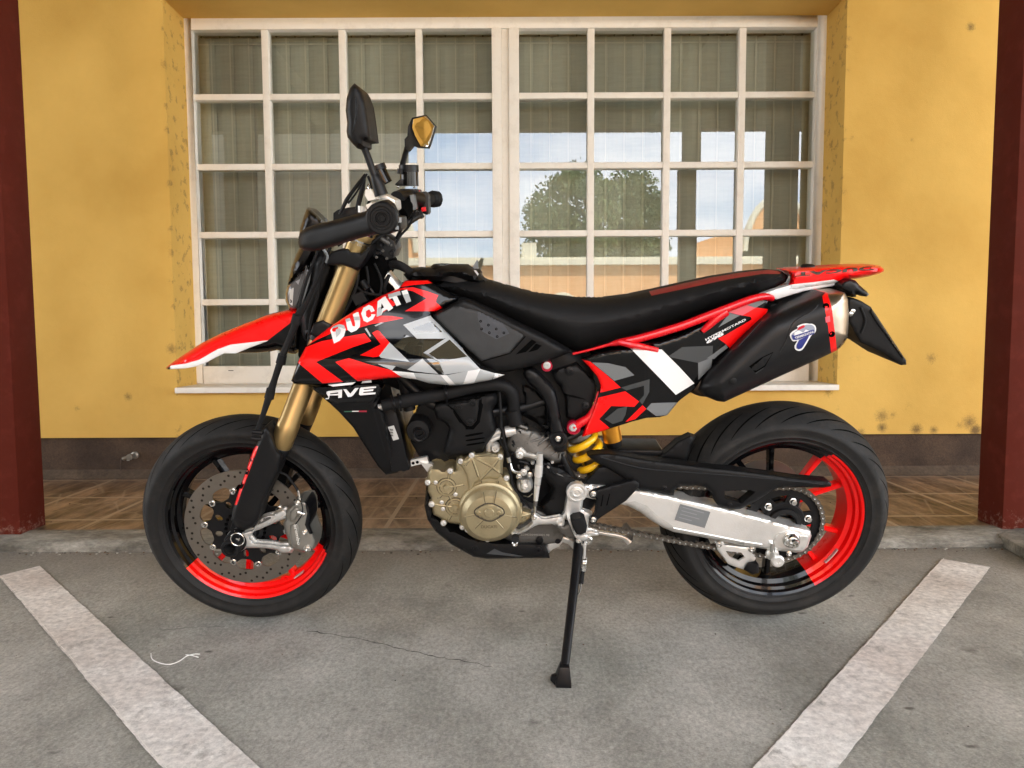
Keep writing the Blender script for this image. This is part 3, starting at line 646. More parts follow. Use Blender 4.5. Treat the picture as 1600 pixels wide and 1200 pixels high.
def decal(name, polys, lat, parent, eps=.0009):
    """flat shapes laid on a surface: [(outline, material)]"""
    lf = lat if callable(lat) else (lambda x, y: lat); mb = MB()
    for k, (p, m) in enumerate(polys):
        e = eps+.0005*k; q = dens(p, 8); V, E, Fc, _, _, _ = delaunay_2d_cdt([Vector(a) for a in q], [(i, (i+1) % len(q)) for i in range(len(q))], [], 1, .001)
        mb.add([B(v.x, v.y, lf(v.x, v.y)+e) for v in V], [tuple(f) for f in Fc], m)
    return mb.build(name, parent, smooth=False)

# ---------------------------------------------------------------- wheels
WB_ = 1.443; RF, RR = .300, .314
def wheel(cx, Rt, wt, pairs, half, red, name, rimw):
    c = Vector((cx, 0, Rt)); ax = (0, -1, 0); red0, red1 = red
    def isred(v):
        a = math.degrees(math.atan2(v.z, v.x)) % 360
        return (red0 <= a <= red1) if red0 < red1 else (a >= red0 or a <= red1)
    rb = .2185; h = rimw/2
    # rim: barrel with flanges
    mb = MB()
    prof = [(rb+.006, h), (rb+.0065, h-.004), (rb+.001, h-.007), (rb-.002, h-.014), (rb-.010, h-.018), (rb-.013, h-.030), (rb-.024, h-.036), (rb-.026, .012), (rb-.026, -.012), (rb-.024, -h+.036), (rb-.013, -h+.030), (rb-.010, -h+.018), (rb-.002, -h+.014), (rb+.001, -h+.007), (rb+.0065, -h+.004), (rb+.006, -h)]
    pr = prof + [(rb-.008, -h+.02), (rb-.018, -h+.04), (rb-.018, h-.04), (rb-.008, h-.02), prof[0]]
    mb.lathe(c, ax, prof + [(rb-.000, -h+.004), (rb-.004, -h+.02), (rb-.012, -.01), (rb-.012, .01), (rb-.004, h-.02), (rb, h-.004), prof[0]], MG, 144, mfun=lambda v: MR if isred(v) else MG)
    # spokes
    for k in range(5):
        a0 = pairs + 72*k
        for sgn in (-1, 1):
            a = R(a0+sgn*half); am = R(a0)
            col = MR if isred(Vector((math.cos(a), 0, math.sin(a)))) else MG
            ro = rb-.022; p1 = c + Vector((math.cos(a)*ro, 0, math.sin(a)*ro)); a2 = R(a0+sgn*7)
            p0 = c + Vector((math.cos(a2)*.045, 0, math.sin(a2)*.045)); d = (p1-p0).normalized(); nrm = Vector((-d.z, 0, d.x))
            for (q0, q1, w0, w1, d0_, d1_) in ((p0, p0.lerp(p1, .55), .0095, .0065, .022, .014), (p0.lerp(p1, .55), p1, .0065, .008, .014, .017)):
                vs = []
                for q, w_, dp in ((q0, w0, d0_), (q1, w1, d1_)):
                    for (i, j) in ((-1, -.75), (-.6, -1), (.6, -1), (1, -.75), (1, .75), (.6, 1), (-.6, 1), (-1, .75)): vs.append(q+nrm*w_*i+Vector((0, dp*j, 0)))
                mb.add(vs, [tuple(range(8)), tuple(range(15, 7, -1))]+[(i, (i+1) % 8, 8+(i+1) % 8, 8+i) for i in range(8)], col)
    mb.lathe(c, ax, [(0, -.062), (.030, -.062), (.036, -.05), (.040, -.03), (.052, -.02), (.056, 0), (.052, .02), (.040, .03), (.034, .05), (.030, .062), (0, .062)], MG, 40)
    o = mb.build(name, bike)
    # tyre
    ty = MB(); tp_ = []
    hw = wt/2
    P_ = [(rb+.004, h-.002), (rb+.012, h+.0035), (rb+.022, hw-.012), (rb+.036, hw-.003), (rb+.05, hw)]
    ns_ = 16; Re = Rt-(wt*.29)
    side = [(rb+.003, h-.003), (rb+.008, h+.002), (rb+.0095, h+.0035), (rb+.011, h+.0028), (rb+.020, h+(hw-h)*.55), (rb+.0215, h+(hw-h)*.55+.0018), (rb+.023, h+(hw-h)*.6+.0004), (rb+.034, hw*.97), (Re-.006, hw)]
    tread = []
    for k in range(ns_+1):
        t = 1-2*k/ns_; tread.append((Rt-(wt*.29)*abs(t)**2.1, t*(hw+.0005)))
    full = side+tread+[(r, -y) for r, y in side[::-1]]
    ty.lathe(c, ax, full, MRU, 160)
    # tread grooves
    gm = MB(); nG = 22 if wt < .14 else 26
    for k in range(nG):
        for sgn in (1, -1):
            a0 = 2*math.pi*(k+(.5 if sgn < 0 else 0))/nG; pts = []
            for q in range(9):
                u = q/8; lat = sgn*hw*(.30+.58*u); a = a0 + .46*u
                t = abs(lat)/hw; r_ = Rt-(wt*.29)*t**2.1+.0007
                pts.append((r_, lat, a))
            vs = []; 
            for i, (r_, lat, a) in enumerate(pts):
                w_ = .0045*math.sin(math.pi*(i+.4)/8.8)/r_*(1.3 if wt > .14 else 1)
                for s2 in (-1, 1): vs.append(c+Vector((math.cos(a+s2*w_)*r_, -lat, math.sin(a+s2*w_)*r_)))
            gm.add(vs, [(2*i, 2*i+1, 2*i+3, 2*i+2) for i in range(8)], MHO)
    ty.merge(gm); t_ = ty.build('tyre', o, sharp=50)
    return o, c
fw, FC = wheel(0, RF, .122, 28.5, 16, (216, 338), 'front_wheel', .092)
rw, RC = wheel(WB_, RR, .164, 39, 15, (299, 58), 'rear_wheel', .138)
# valve, balance weights
mb = MB(); a = R(303); 
for c, rr0, lat, an, n in ((FC, .203, .022, 306, 1), (RC, .203, .040, 318, 4)):
    for k in range(max(1, n-0)):
        a = R(an+k*3.6*(1 if n > 1 else 0)); p = c+Vector((math.cos(a)*rr0, -lat, math.sin(a)*rr0)); t = Vector((-math.sin(a), 0, math.cos(a))); nn = Vector((math.cos(a), 0, math.sin(a))); q = Vector((0, -1, 0))
        L_ = .016 if n == 1 else .0062
        vs = [p+t*L_*i+q*.006*j+nn*-.003*k2 for i in (-1, 1) for j in (-1, 1) for k2 in (0, 1)]
        mb.add(vs, [(0, 1, 3, 2), (4, 6, 7, 5), (0, 4, 5, 1), (2, 3, 7, 6), (0, 2, 6, 4), (1, 5, 7, 3)], MCS)
mb.each('balance_weight', rw)
mb = MB(); a = R(297); p = FC+Vector((math.cos(a)*.195, -.02, math.sin(a)*.195)); mb.tube([p, p+Vector((-math.cos(a)*.012, -.012, -math.sin(a)*.012)), p+Vector((-math.cos(a)*.018, -.03, -math.sin(a)*.018))], .004, MR, 8); mb.build('valve', fw)
# front brake disc and carrier
# spoked carrier of the front disc: ring + arms leaving windows
def front_disc():
    nb = 10; lat = .062; cc = FC+Vector((0, -lat, 0)); off = R(102.6)
    mb = MB(); n = 240; vs = []; fs = []
    def pk(a, k): return abs(math.cos((a-off)*nb/2))**k
    for i in range(n):
        a = 2*math.pi*i/n; rin = .1265-.0175*pk(a, 7)
        for (r_, y) in ((.1655, .0005), (rin, .0005), (rin, .0055), (.1655, .0055)): vs.append(cc+Vector((math.cos(a)*r_, y, math.sin(a)*r_)))
    for i in range(n):
        for j in range(4): fs.append((i*4+j, ((i+1) % n)*4+j, ((i+1) % n)*4+(j+1) % 4, i*4+(j+1) % 4))
    mb.add(vs, fs, MDI); hb = mb
    for i in range(60):
        a = 2*math.pi*i/60; r_ = (.159, .148, .1535, .142, .136)[i % 5]
        hb.lathe(cc+Vector((math.cos(a)*r_, -.0004, math.sin(a)*r_)), (0, -1, 0), [(0, .0), (.0033, .0), (.0036, -.0005)], mat('drilled_hole', (.02, .016, .012), .9), 8)
    mb.build('brake_disc', fw)
    cb = MB(); bb_ = MB()
    ol = [((.093+.021*pk(a, 5))*math.cos(a)*1e4, (.093+.021*pk(a, 5))*math.sin(a)*1e4) for a in [2*math.pi*i/240 for i in range(240)]]
    hs_ = []
    for k in range(nb):
        a0 = off+2*math.pi*(k+.5)/nb
        hs_.append([((.076+.0115*math.cos(t))*math.cos(a0+.105*math.sin(t))*1e4, (.076+.0115*math.cos(t))*math.sin(a0+.105*math.sin(t))*1e4) for t in [2*math.pi*q/12 for q in range(12)]])
    vc = [Vector(p) for p in ol]; ed = [(i, (i+1) % 240) for i in range(240)]
    for h_ in hs_: b0 = len(vc); vc += [Vector(p) for p in h_]; ed += [(b0+i, b0+(i+1) % 12) for i in range(12)]
    V, E, Fc, _, _, _ = delaunay_2d_cdt(vc, ed, [], 0, .01)
    ff = [tuple(f) for f in Fc if pip(sum(V[i].x for i in f)/3, sum(V[i].y for i in f)/3, ol) and not any(pip(sum(V[i].x for i in f)/3, sum(V[i].y for i in f)/3, h_) for h_ in hs_)]
    V1 = [cc+Vector((v.x*1e-4, -.002, v.y*1e-4)) for v in V]; V2 = [p+Vector((0, .006, 0)) for p in V1]; nV = len(V)
    cnt = {(f[i], f[(i+1) % 3]) for f in ff for i in range(3)}; rim_ = [e for e in cnt if (e[1], e[0]) not in cnt]
    cb.add(V1+V2, ff+[tuple(nV+i for i in f[::-1]) for f in ff]+[(e[1], e[0], e[0]+nV, e[1]+nV) for e in rim_], MT)
    for k in range(nb):
        a = off+2*math.pi*k/nb; d_ = Vector((math.cos(a), 0, math.sin(a)))
        bb_.lathe(cc+d_*.1095, (0, -1, 0), [(.0088, -.004), (.0088, .004), (.0068, .0052), (.0045, .0052), (.004, .002), (0, .002)], MST, 18)
    cb.lathe(cc, (0, -1, 0), [(0, -.02), (.046, -.02), (.048, .006), (.038, .008), (.034, .02), (0, .02)], MT, 40)
    for k in range(24):        # sensor ring teeth
        a = 2*math.pi*k/24; p = cc+Vector((math.cos(a)*.052, -.006, math.sin(a)*.052)); cb.box(p-Vector((.003, .003, .003)), p+Vector((.003, .003, .003)), MHO)
    cb.build('disc_carrier', fw); bb_.each('carrier_rivet', fw)
front_disc()
# rear sprocket on the chain side
SC = RC+Vector((0, -.082, 0)); SR = .1045
mb = MB(); nT = 42; vs = []; fs = []; n = nT*4
for i in range(n):
    a = 2*math.pi*i/n; rt = SR-.004+(.0065 if i % 4 in (1, 2) else 0)
    for (r_, y) in ((rt, 0), (.079, 0), (.079, .006), (rt, .006)): vs.append(SC+Vector((math.cos(a)*r_, y, math.sin(a)*r_)))
for i in range(n):
    for j in range(4): fs.append((i*4+j, ((i+1) % n)*4+j, ((i+1) % n)*4+(j+1) % 4, i*4+(j+1) % 4))
mb.add(vs, fs, MK)
for k in range(6):
    a = R(12+60*k); d_ = Vector((math.cos(a), 0, math.sin(a))); t = Vector((-d_.z, 0, d_.x))
    P = [SC+d_*.045+t*.022, SC+d_*.082+t*.017, SC+d_*.082-t*.017, SC+d_*.045-t*.022]; mb.poly([p+Vector((0, -.001, 0)) for p in P], (0, .007, 0), MK)
    P = [SC+d_*.052+t*.020, SC+d_*.052-t*.020]; 
mb.lathe(SC, (0, -1, 0), [(.030, -.02), (.056, -.02), (.060, 0), (.056, .004), (.046, .004), (.044, .012), (.034, .014), (.030, .010)], MK, 48)
sp = mb.build('sprocket', rw)
mb = MB()
for k in range(6):
    a = R(12+60*k); p = SC+Vector((math.cos(a)*.0665, 0, math.sin(a)*.0665)); mb.lathe(p, (0, -1, 0), [(.0095, 0), (.0095, .003), (.0075, .004), (.0072, .012), (.004, .013), (0, .013)], MST, 6 if False else 14)
mb.each('sprocket_nut', sp)
mb = MB(); mb.lathe(RC+Vector((0, .085, 0)), (0, -1, 0), [(.05, 0), (.12, 0), (.12, .005), (.05, .005), (.05, 0)], MDI, 60); mb.build('brake_disc', rw)

# chain: upper run, round the sprocket, lower run
FS = B(893, 775, .082); rs = .036
def tangent_chain():
    P = []
    top_s = B(895, 741, .082); top_e = SC+Vector((math.cos(R(97))*SR, 0, math.sin(R(97))*SR))
    for k in range(41):
        t = k/40; p = top_s.lerp(top_e, t); p.z -= .014*math.sin(math.pi*t); P.append(p)
    for k in range(1, 60):
        a = R(97-(97+84)*k/60); P.append(SC+Vector((math.cos(a)*SR, 0, math.sin(a)*SR)))
    b_s = SC+Vector((math.cos(R(-84))*SR, 0, math.sin(R(-84))*SR)); b_e = B(900, 815, .082)
    for k in range(41):
        t = k/40; p = b_s.lerp(b_e, t); p.z -= .004*math.sin(math.pi*t); P.append(p)
    return P
P = tangent_chain(); pitch = .01588; pts = [P[0]]; acc = 0
for a, b_ in zip(P, P[1:]):
    l = (b_-a).length; u = 0
    while acc + l - u >= pitch:
        u += pitch-acc; acc = 0; pts.append(a.lerp(b_, u/l))
    acc += l-u
mb = MB()
for k, (a, b_) in enumerate(zip(pts, pts[1:])):
    yo = .0078 if k % 2 else .0056; d_ = (b_-a).normalized(); n_ = Vector((-d_.z, 0, d_.x))
    for sgn in (1, -1):
        o_ = Vector((0, -yo*sgn, 0)); out_ = []
        for t, rr_ in ((-.22, .0), (-.16, .0052), (.06, .0072), (.25, .0062), (.5, .0045), (.75, .0062), (.94, .0072), (1.16, .0052), (1.22, .0)): out_.append((t, rr_))
        up = [a+d_*pitch*t+n_*r_+o_ for t, r_ in out_]; dn = [a+d_*pitch*t-n_*r_+o_ for t, r_ in out_[1:-1]][::-1]
        mb.poly(up+dn, (0, .0018, 0), MCH)
    mb.lathe(a, (0, -1, 0), [(.0026, -.0092), (.0028, .0098), (.0020, .0108), (0, .0108)], MST, 8)
    mb.lathe(a, (0, -1, 0), [(.0048, -.005), (.0048, .005)], MCH, 8)
mb.build('chain', bike)
# ---------------------------------------------------------------- dark inner body (frame, airbox, engine core)
o, _ = panel('headstock_frame', [(540,425),(575,398),(600,400),(612,420),(600,435),(622,462),(560,500),(520,530),(480,560),(466,556),(472,510),(490,480)], .05, MHO, h=.03, edge=25, back=-.07, smooth=2)
o, _ = panel('airbox', [(560,500),(640,440),(760,470),(880,540),(930,565),(925,640),(890,690),(800,640),(700,640),(600,600)], .06, MK, h=.03, edge=20, back=-.09)
mb = MB()
# frame tubes: black trellis on the side
btube(mb, [(598,634,.135), (640,625,.135), (690,616,.13), (745,604,.125), (782,602,.12), (800,615,.12), (803,650,.11)], [.0145,.017,.0165,.0155,.016,.016,.015], MRB, 16)
for px, py in ((612,631),(622,629),(694,615),): btube(mb, [(px,py-13,.135),(px+3,py,.153),(px+4,py+12,.135)], .0035, MT, 8)
btube(mb, [(592,637,.13),(604,634,.13)], .009, MCS, 12)
btube(mb, [(800,640,.115),(806,662,.11)], .019, MRB, 14)
mb.build('coolant_hose', bike)
o, sf = panel('frame_beam', [(818,584),(822,576),(834,577),(852,592),(868,612),(874,640),(880,668),(888,690),(884,705),(868,706),(862,690),(858,660),(852,632),(840,612),(824,596)], .118, MT, h=.02, edge=7, back=.04, smooth=3)
mb = MB()
btube(mb, [(872,700,.10),(885,728,.10),(897,752,.09)], .010, MT); btube(mb, [(876,690,.09),(930,664,.07)], .010, MT)
btube(mb, [(600,560,.10),(690,640,.10),(800,640,.09),(870,620,.09)], .013, MT); btube(mb, [(560,480,.06),(620,560,.09),(640,640,.09)], .016, MT)
mb.build('trellis_frame', bike)
mb = MB(); ring(mb, 872, 686, .135, [(.022,-.01),(.022,.004),(.019,.008),(.012,.008),(.010,.004),(.006,.006),(0,.006)], MT, 28); bolt(mb, 872, 686, .139, .006)
mb.build('frame_bolt', bike)
# plate under the seat
o, sf = panel('side_cover', [(861,581),(902,567),(912,578),(931,598),(933,607),(925,636),(912,647),(895,656),(885,652),(884,624),(876,606),(866,594)], .105, MK, h=.012, edge=5, thick=.03, parent=bike,
    gfx=[(Zm(800,560,8,[(640,440),(760,460),(900,500),(930,520),(770,490),(690,470)]), MHO)])
mb = MB(); bolt(mb, 890, 580, .118, .009, MT, .006); bolt(mb, 915, 634, .118, .008, MT, .006); mb.each('cover_bolt', o)
o, sf = panel('intake_cover', Zm(800,560,8,[(110,310),(150,300),(300,400),(400,520),(440,620),(440,880),(400,890),(250,740),(110,710),(150,520)]), .085, MK, h=.015, edge=5, thick=.03, gfx=[(Zm(800,560,8,[(270,730),(410,710),(420,760)]), MHO)])

mb = MB()
for q, r_ in (([(560,418,.09),(556,450,.10),(540,485,.10),(522,512,.10)],.0045),([(572,416,.085),(575,445,.095),(562,478,.10),(540,505,.10)],.0035),([(585,412,.08),(596,440,.09),(590,470,.10),(570,492,.11)],.0032),([(500,420,.08),(497,460,.10),(486,500,.10),(482,540,.10)],.0045),([(545,430,.09),(566,455,.10),(600,462,.10)],.004),([(608,430,.06),(600,452,.08),(612,470,.1)],.005)): btube(mb, q, r_, MRB, 8)
mb.build('wiring_harness', bike)
mb = MB(); btube(mb, [(566,440,.10),(575,452,.105)], .009, MT, 12); block(mb, [(548,462),(566,455),(574,470),(556,478)], .08, .105, MT); mb.build('wiring_connector', bike)
# ---------------------------------------------------------------- engine
eng = MB()
block(eng, [(700,560),(800,570),(845,600),(870,690),(920,740),(905,800),(880,845),(850,852),(720,842),(680,800),(672,745),(640,690),(650,640)], -.10, .06, MT)
engine = eng.build('engine', bike, bevel=.008)
# cylinder block silver bits
o, s_ = panel('cylinder_head', [(798,672),(812,666),(838,672),(868,690),(884,700),(886,722),(866,724),(850,716),(826,722),(806,716),(790,700)], .09, MCG, h=.025, edge=7, thick=.06, parent=engine, wave=.012, step=5)
mb = MB()
for a, b_ in (((842,694),(862,680)),((850,704),(866,690)),((830,690),(848,684)),((874,716),(877,698)),((862,712),(872,706)),((832,700),(846,712)),((815,700),(832,676)),((806,690),(822,672))): btube(mb, [(*a,.116),(*b_,.112)], .0030, MCG, 8)
mb.build('rib', o)
mb = MB(); btube(mb, [(790,675,.105),(806,672,.105)], .0145, MCS, 18); ring(mb, 774, 700, .115, [(.011,-.02),(.011,.004),(.009,.007),(.0055,.007),(.005,-.004),(0,-.004)], MCS, 20)
btube(mb, [(764,704,.10),(765,690,.10),(770,680,.10),(782,674,.10)], [.008,.009,.010,.010], MCS, 12); btube(mb, [(767,689,.108),(776,684,.108),(784,682,.108)], .006, MCS, 10)
mb.build('water_outlet', engine)
# heat shield over the front cylinder
o, sf = panel('cylinder_cover', Zm(620,600,4,[(228,150),(250,118),(330,100),(470,72),(600,52),(640,58),(632,110),(600,160),(622,290),(612,310),(560,380),(540,425),(470,440),(330,462),(300,440),(290,420),(328,280),(300,240),(250,222)]), .112, MK, h=.028, edge=9, thick=.05, parent=engine)
rim_ = Zm(620,600,4,[(285,130),(330,110),(560,70),(540,130),(520,240),(480,285),(430,285),(390,240),(340,160)])
o2, s2 = panel('cover_badge_plate', rim_, lambda x, y: sf(x, y)-.001, MHO, h=.0025, edge=2, thick=.006, parent=o)
o3, s3 = panel('cover_inset', Zm(620,600,4,[(320,132),(370,122),(530,88),(512,150),(500,228),(470,262),(440,262),(410,232),(360,160)]), lambda x, y: sf(x, y)+.001, MK, h=.004, edge=3, thick=.006, parent=o)
mb = MB()
for x, y in Zm(620,600,4,[(388,145),(476,118),(458,240)]): bolt(mb, x, y, sf(x,y)+.005, .008, MK, .004)
mb.each('cover_bolt', o)
decal('cooling_slot', [(smooth_outline(Zm(620,600,4,q), 3), MHO) for q in ([(435,318),(530,302),(532,312),(440,330)],[(440,348),(538,334),(540,342),(442,358)],[(444,376),(540,362),(542,370),(446,386)])], sf, o)
# dark sensor cylinder with a round opening, and small parts in front of the engine
mb = MB(); ring(mb, 655, 669, .085, [(.030,-.06),(.031,.02),(.028,.026),(.013,.028),(.011,.02),(0,.02)], MK, 30); ring(mb, 656, 679, .112, [(.0155,0),(.0165,.004),(.0155,.007),(.0125,.006),(.0118,-.006),(0,-.006)], MT, 24)
mb.build('starter_motor', engine)
mb = MB(); P = Zm(620,600,4,[(85,480),(95,475),(190,455),(200,490),(90,515)]); block(mb, P, .08, .092, MAL)
for x, y in Zm(620,600,4,[(102,495),(128,489)]): ring(mb, x, y, .0925, [(0,.0),(.0042,.0)], MHO, 10)
ring(mb, 631, 730, .094, [(.011,-.012),(.011,.003),(.009,.005),(.006,.005),(.005,0),(0,0)], MT, 20); bolt(mb, 631, 730, .096, .006)
block(mb, Zm(620,600,4,[(145,490),(215,500),(240,520),(195,555)]), .085, .10, MCS)
mb.build('engine_mount', bike)
# ignition cover: base plate, upper housing, round cover
zb = lambda *p: Zm(640,690,7.27,p)
base = zb((205,350),(225,310),(270,293),(330,300),(385,325),(420,305),(480,300),(520,320),(525,240),(560,205),(600,190),(690,140),(780,130),(900,128),(1000,138),(1050,150),(1070,190),(1060,280),(1060,390),(1110,400),(1125,440),(1180,530),(1225,640),(1240,760),(1380,800),(1385,860),(1290,930),(1200,950),(1130,1020),(1080,1060),(1000,1110),(900,1090),(840,1060),(720,1000),(640,1010),(600,960),(560,940),(450,925),(380,890),(310,850),(270,830),(250,740),(230,700),(240,640),(205,560))
ec, es = panel('engine_side_cover', base, .115, MBZ, h=.022, edge=4.5, back=.06, step=5, parent=engine, sharp=50)
up = zb((560,250),(600,210),(700,170),(880,150),(1035,165),(1048,200),(1040,390),(1000,430),(900,420),(800,440),(740,480),(700,560),(680,580),(660,480),(640,380),(600,300))
_, us = panel('housing_step', up, lambda x, y: es(x, y)-.002, MBZ, h=.010, edge=4, thick=.01, step=4, parent=ec)
EC_ = B(764.5, 800.5, .14); mb = MB()
mb.lathe(EC_, (0,-1,0), [(.083,-.03),(.0835,-.006),(.081,.002),(.0755,.005),(.0735,.008),(.0725,.016),(.069,.022),(.060,.0285),(.058,.0315),(.054,.0325),(0,.0335)], MBZ, 96)
rc_ = mb.build('round_cover', ec, sharp=28)
lm = .14+.0335
ins = zb((738,800),(760,765),(850,712),(920,705),(960,712),(1050,760),(1072,800),(1060,830),(960,890),(905,902),(840,885),(760,840))
panel('inspection_plate', ins, lm-.004, MBZ, h=.0075, edge=3, thick=.006, step=4, smooth=2, parent=ec)
decal('plate_gap', [(smooth_outline(zb((728,800),(752,757),(848,703),(920,696),(962,703),(1058,753),(1082,800),(1068,838),(964,900),(905,912),(836,895),(752,848)),2), mat('bronze_shadow_gap', (.05,.04,.025), .7))], lm, rc_, .0005)
mb = MB(); ring(mb, 764.5, 801, lm+.0035, [(.0125,-.002),(.0122,.003),(.0108,.0045),(0,.005)], MBZ, 32)
for x, y in zb((790,812),(1015,810)): bolt(mb, x, y, lm+.003, .0048, MBZ, .003)
mb.build('inspection_cap', ec)
mb = MB()     # ribs
MBD = mat('bronze_crease_shade', (.07,.055,.03), .6, .3)  # dark lines that paint crease shade beside ribs and round bosses
def es2(x, y): return max(es(x, y), us(x, y)) if pip(x, y, up) else es(x, y)
def rib(pts, r=.0024, dl=.024):
    btube(mb, [(x, y, es2(x, y)+.0006) for x, y in pts], r, MBZ, 8, 3)
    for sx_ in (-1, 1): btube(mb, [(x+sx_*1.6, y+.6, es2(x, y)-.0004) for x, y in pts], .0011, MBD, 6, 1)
for q in ([(705,165),(800,440)],[(705,165),(940,290),(1095,415)],[(1030,170),(940,290),(800,430)],[(700,165),(630,270)],[(455,340),(430,490)],[(215,455),(390,520)],[(610,490),(440,520)],[(400,560),(330,640)],[(430,560),(500,720)],[(255,710),(480,738)],[(500,780),(440,890)],[(550,770),(590,880)],[(1245,850),(1370,820)],[(1265,700),(1270,860)]):
    q2 = zb(*q); q2 = dens(q2, 6, False)+[q2[-1]]; rib(q2)
for q in ([(805,450),(850,700)],[(1000,450),(950,700)],[(625,850),(745,830)],[(1205,860),(1070,835)],[(830,890),(735,985)],[(980,890),(1090,1010)]):
    q2 = dens(zb(*q), 5, False)+[zb(q[-1])[0]]
    def cl_(x, y):
        p = B(x, y, .16); d = math.hypot(p.x-EC_.x, p.z-EC_.z); pr_ = [(.0,.0335),(.054,.0325),(.058,.0315),(.060,.0285),(.069,.022),(.0725,.016),(.0735,.008),(.0755,.005),(.081,.002),(.09,-.006)]
        for (a, ha), (b_, hb_) in zip(pr_, pr_[1:]):
            if a <= d <= b_: return .14+ha+(hb_-ha)*(d-a)/(b_-a)
        return .14
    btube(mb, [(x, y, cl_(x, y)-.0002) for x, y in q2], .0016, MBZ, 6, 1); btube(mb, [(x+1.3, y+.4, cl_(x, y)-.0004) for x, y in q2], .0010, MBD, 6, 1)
# left bearing bosses
for (x, y), r_ in ((zb((420,515))[0], .0155),(zb((520,740))[0], .016)):
    ring(mb, x, y, .137, [(r_*1.55,-.006),(r_*1.5,.0055),(r_*1.32,.006),(r_*1.2,.002),(r_*.55,.0015),(r_*.45,.008),(r_*.4,.009),(0,.009)], MBZ, 32); ring(mb, x, y, .1365, [(r_*1.66,.0012),(r_*1.56,.0016)], MBD, 32); ring(mb, x, y, .137, [(r_*1.2,.0022),(r_*1.12,.0023)], MBD, 32)
mb.build('casting_rib', ec)
decal('cover_text_plate', [], lm, rc_) if False else None
text('cast_lettering', 'DUCATI', zb((810,985))[0], zb((995,985))[0], 4.6, lambda x, y: cl_(x, y)+.0006, mat('bronze_letter', (.20,.16,.09), .5, .4), rc_, bold=.03)
mb = MB()
for x, y in zb((705,158),(1030,175),(1100,415),(460,335),(205,465),(250,712),(385,925),(600,970),(655,998),(885,1108),(1085,1015),(580,225)): ring(mb, x, y, .135, [(.0085,-.02),(.0085,.0),(.0078,.004)], MBZ, 18); bolt(mb, x, y, .139, .0058, MCS, .006)
for x, y in zb((295,465),(520,600),(380,765),(365,690)): bolt(mb, x, y, .137, .0045, MCS, .004)
mb.each('cover_bolt', ec)
# gearbox behind the cover, oil filler, sprocket cover
o, s_ = panel('sprocket_cover', [(846,728),(862,724),(884,735),(905,748),(930,752),(940,770),(920,800),(880,812),(856,812),(846,790),(858,778),(862,762),(850,748)], .09, MK, h=.025, edge=8, thick=.05, parent=engine, smooth=2)
o, s_ = panel('gearbox_case', [(806,780),(850,800),(880,806),(885,830),(878,850),(845,852),(808,852),(786,840),(770,830)], .085, MCG, h=.015, edge=5, thick=.08, parent=engine, wave=.004, step=5)
decal('number_plate_cast', [(Zm(780,740,7.27,[(230,668),(585,676),(580,712),(232,704)]), mat('cast_plate', (.14,.135,.125), .55, .6))], s_, o)
text('stamped_number', 'ZDM3364402001.98', Zm(780,740,7.27,[(240,703)])[0], Zm(780,740,7.27,[(570,710)])[0], 3.2, lambda x, y: s_(x, y)+.001, mat('cast_letter', (.42,.40,.37), .4, .7), o, bold=.02)
mb = MB(); ring(mb, 843, 843, .10, [(.010,-.02),(.010,.006),(.007,.007),(0,.007)], MT, 20); ring(mb, 826, 845, .095, [(.016,-.02),(.016,.0),(.012,.003),(0,.003)], MT, 24); mb.build('drain_plug', o)
# gear linkage: clutch slave, sensor and rod
o, s_ = panel('gear_arm', Zm(760,660,8.89,[(400,420),(430,350),(490,335),(530,380),(560,410),(690,440),(780,470),(790,520),(730,540),(600,490),(520,480),(480,500),(420,490)]), .118, MCS, h=.008, edge=3, thick=.012, step=4)
mb = MB(); ring(mb, 812, 711, .126, [(.009,0),(.009,.004),(.006,.006),(.0045,.006),(.004,.003),(0,.003)], MCS, 18); bolt(mb, 842.5, 716, .13, .008, MST, .008); mb.each('pivot_bolt', o)
mb = MB()
btube(mb, [(843.5,708,.132),(843,728,.132)], [.0085,.0085], MCS, 14); btube(mb, [(842.5,726,.132),(841,744,.132)], [.0105,.0105], MAL, 14)
btube(mb, [(841,744,.132),(839.5,757,.132)], [.0088,.0085], MCS, 14); btube(mb, [(839.5,758,.132),(837,782,.133)], [.0075,.006], MAL, 14)
btube(mb, [(837,782,.133),(836,790,.133)], .0055, MCG, 10); btube(mb, [(836,788,.133),(835.5,806,.135)], [.004,.0028], MST, 10)
mb.build('shift_rod', bike)
o, s_ = panel('gear_lever', Zm(780,740,7.27,[(365,500),(385,470),(430,470),(470,500),(520,510),(640,490),(690,480),(745,520),(745,580),(700,602),(650,590),(600,575),(450,580),(400,600),(300,660),(215,690),(160,700),(155,665),(180,648),(230,655),(330,600),(370,560)]), .135, MAL, h=.008, edge=2.6, thick=.013, step=3.5)
mb = MB(); bolt(mb, 835.5, 808, .142, .005, MST, .006); ring(mb, 875.6, 816, .143, [(.011,0),(.011,.004),(.008,.007),(.005,.007),(.004,.003),(0,.003)], MAL, 24); mb.each('pivot_bolt', o)
mb = MB(); mb.tube([B(805,838,.13), B(804.5,843,.185)], .0095, MRB, 16); mb.tube([B(804,836,.135), B(803.5,832,.14)], .008, MCS, 10); ring(mb, 804.5, 850, .165, [(.0078,-.02),(.0078,.0),(.006,.002),(.004,.002),(0,-.001)], MST, 16); mb.build('lever_peg', o)
mb = MB()   # slave cylinder and hoses
btube(mb, [(818,748,.112),(820,764,.112)], .0105, MCS, 16); ring(mb, 820, 757, .10, [(.021,-.02),(.021,.006),(.017,.012),(0,.013)], MCS, 28); bolt(mb, 820, 761, .124, .0075, MCS, .006)
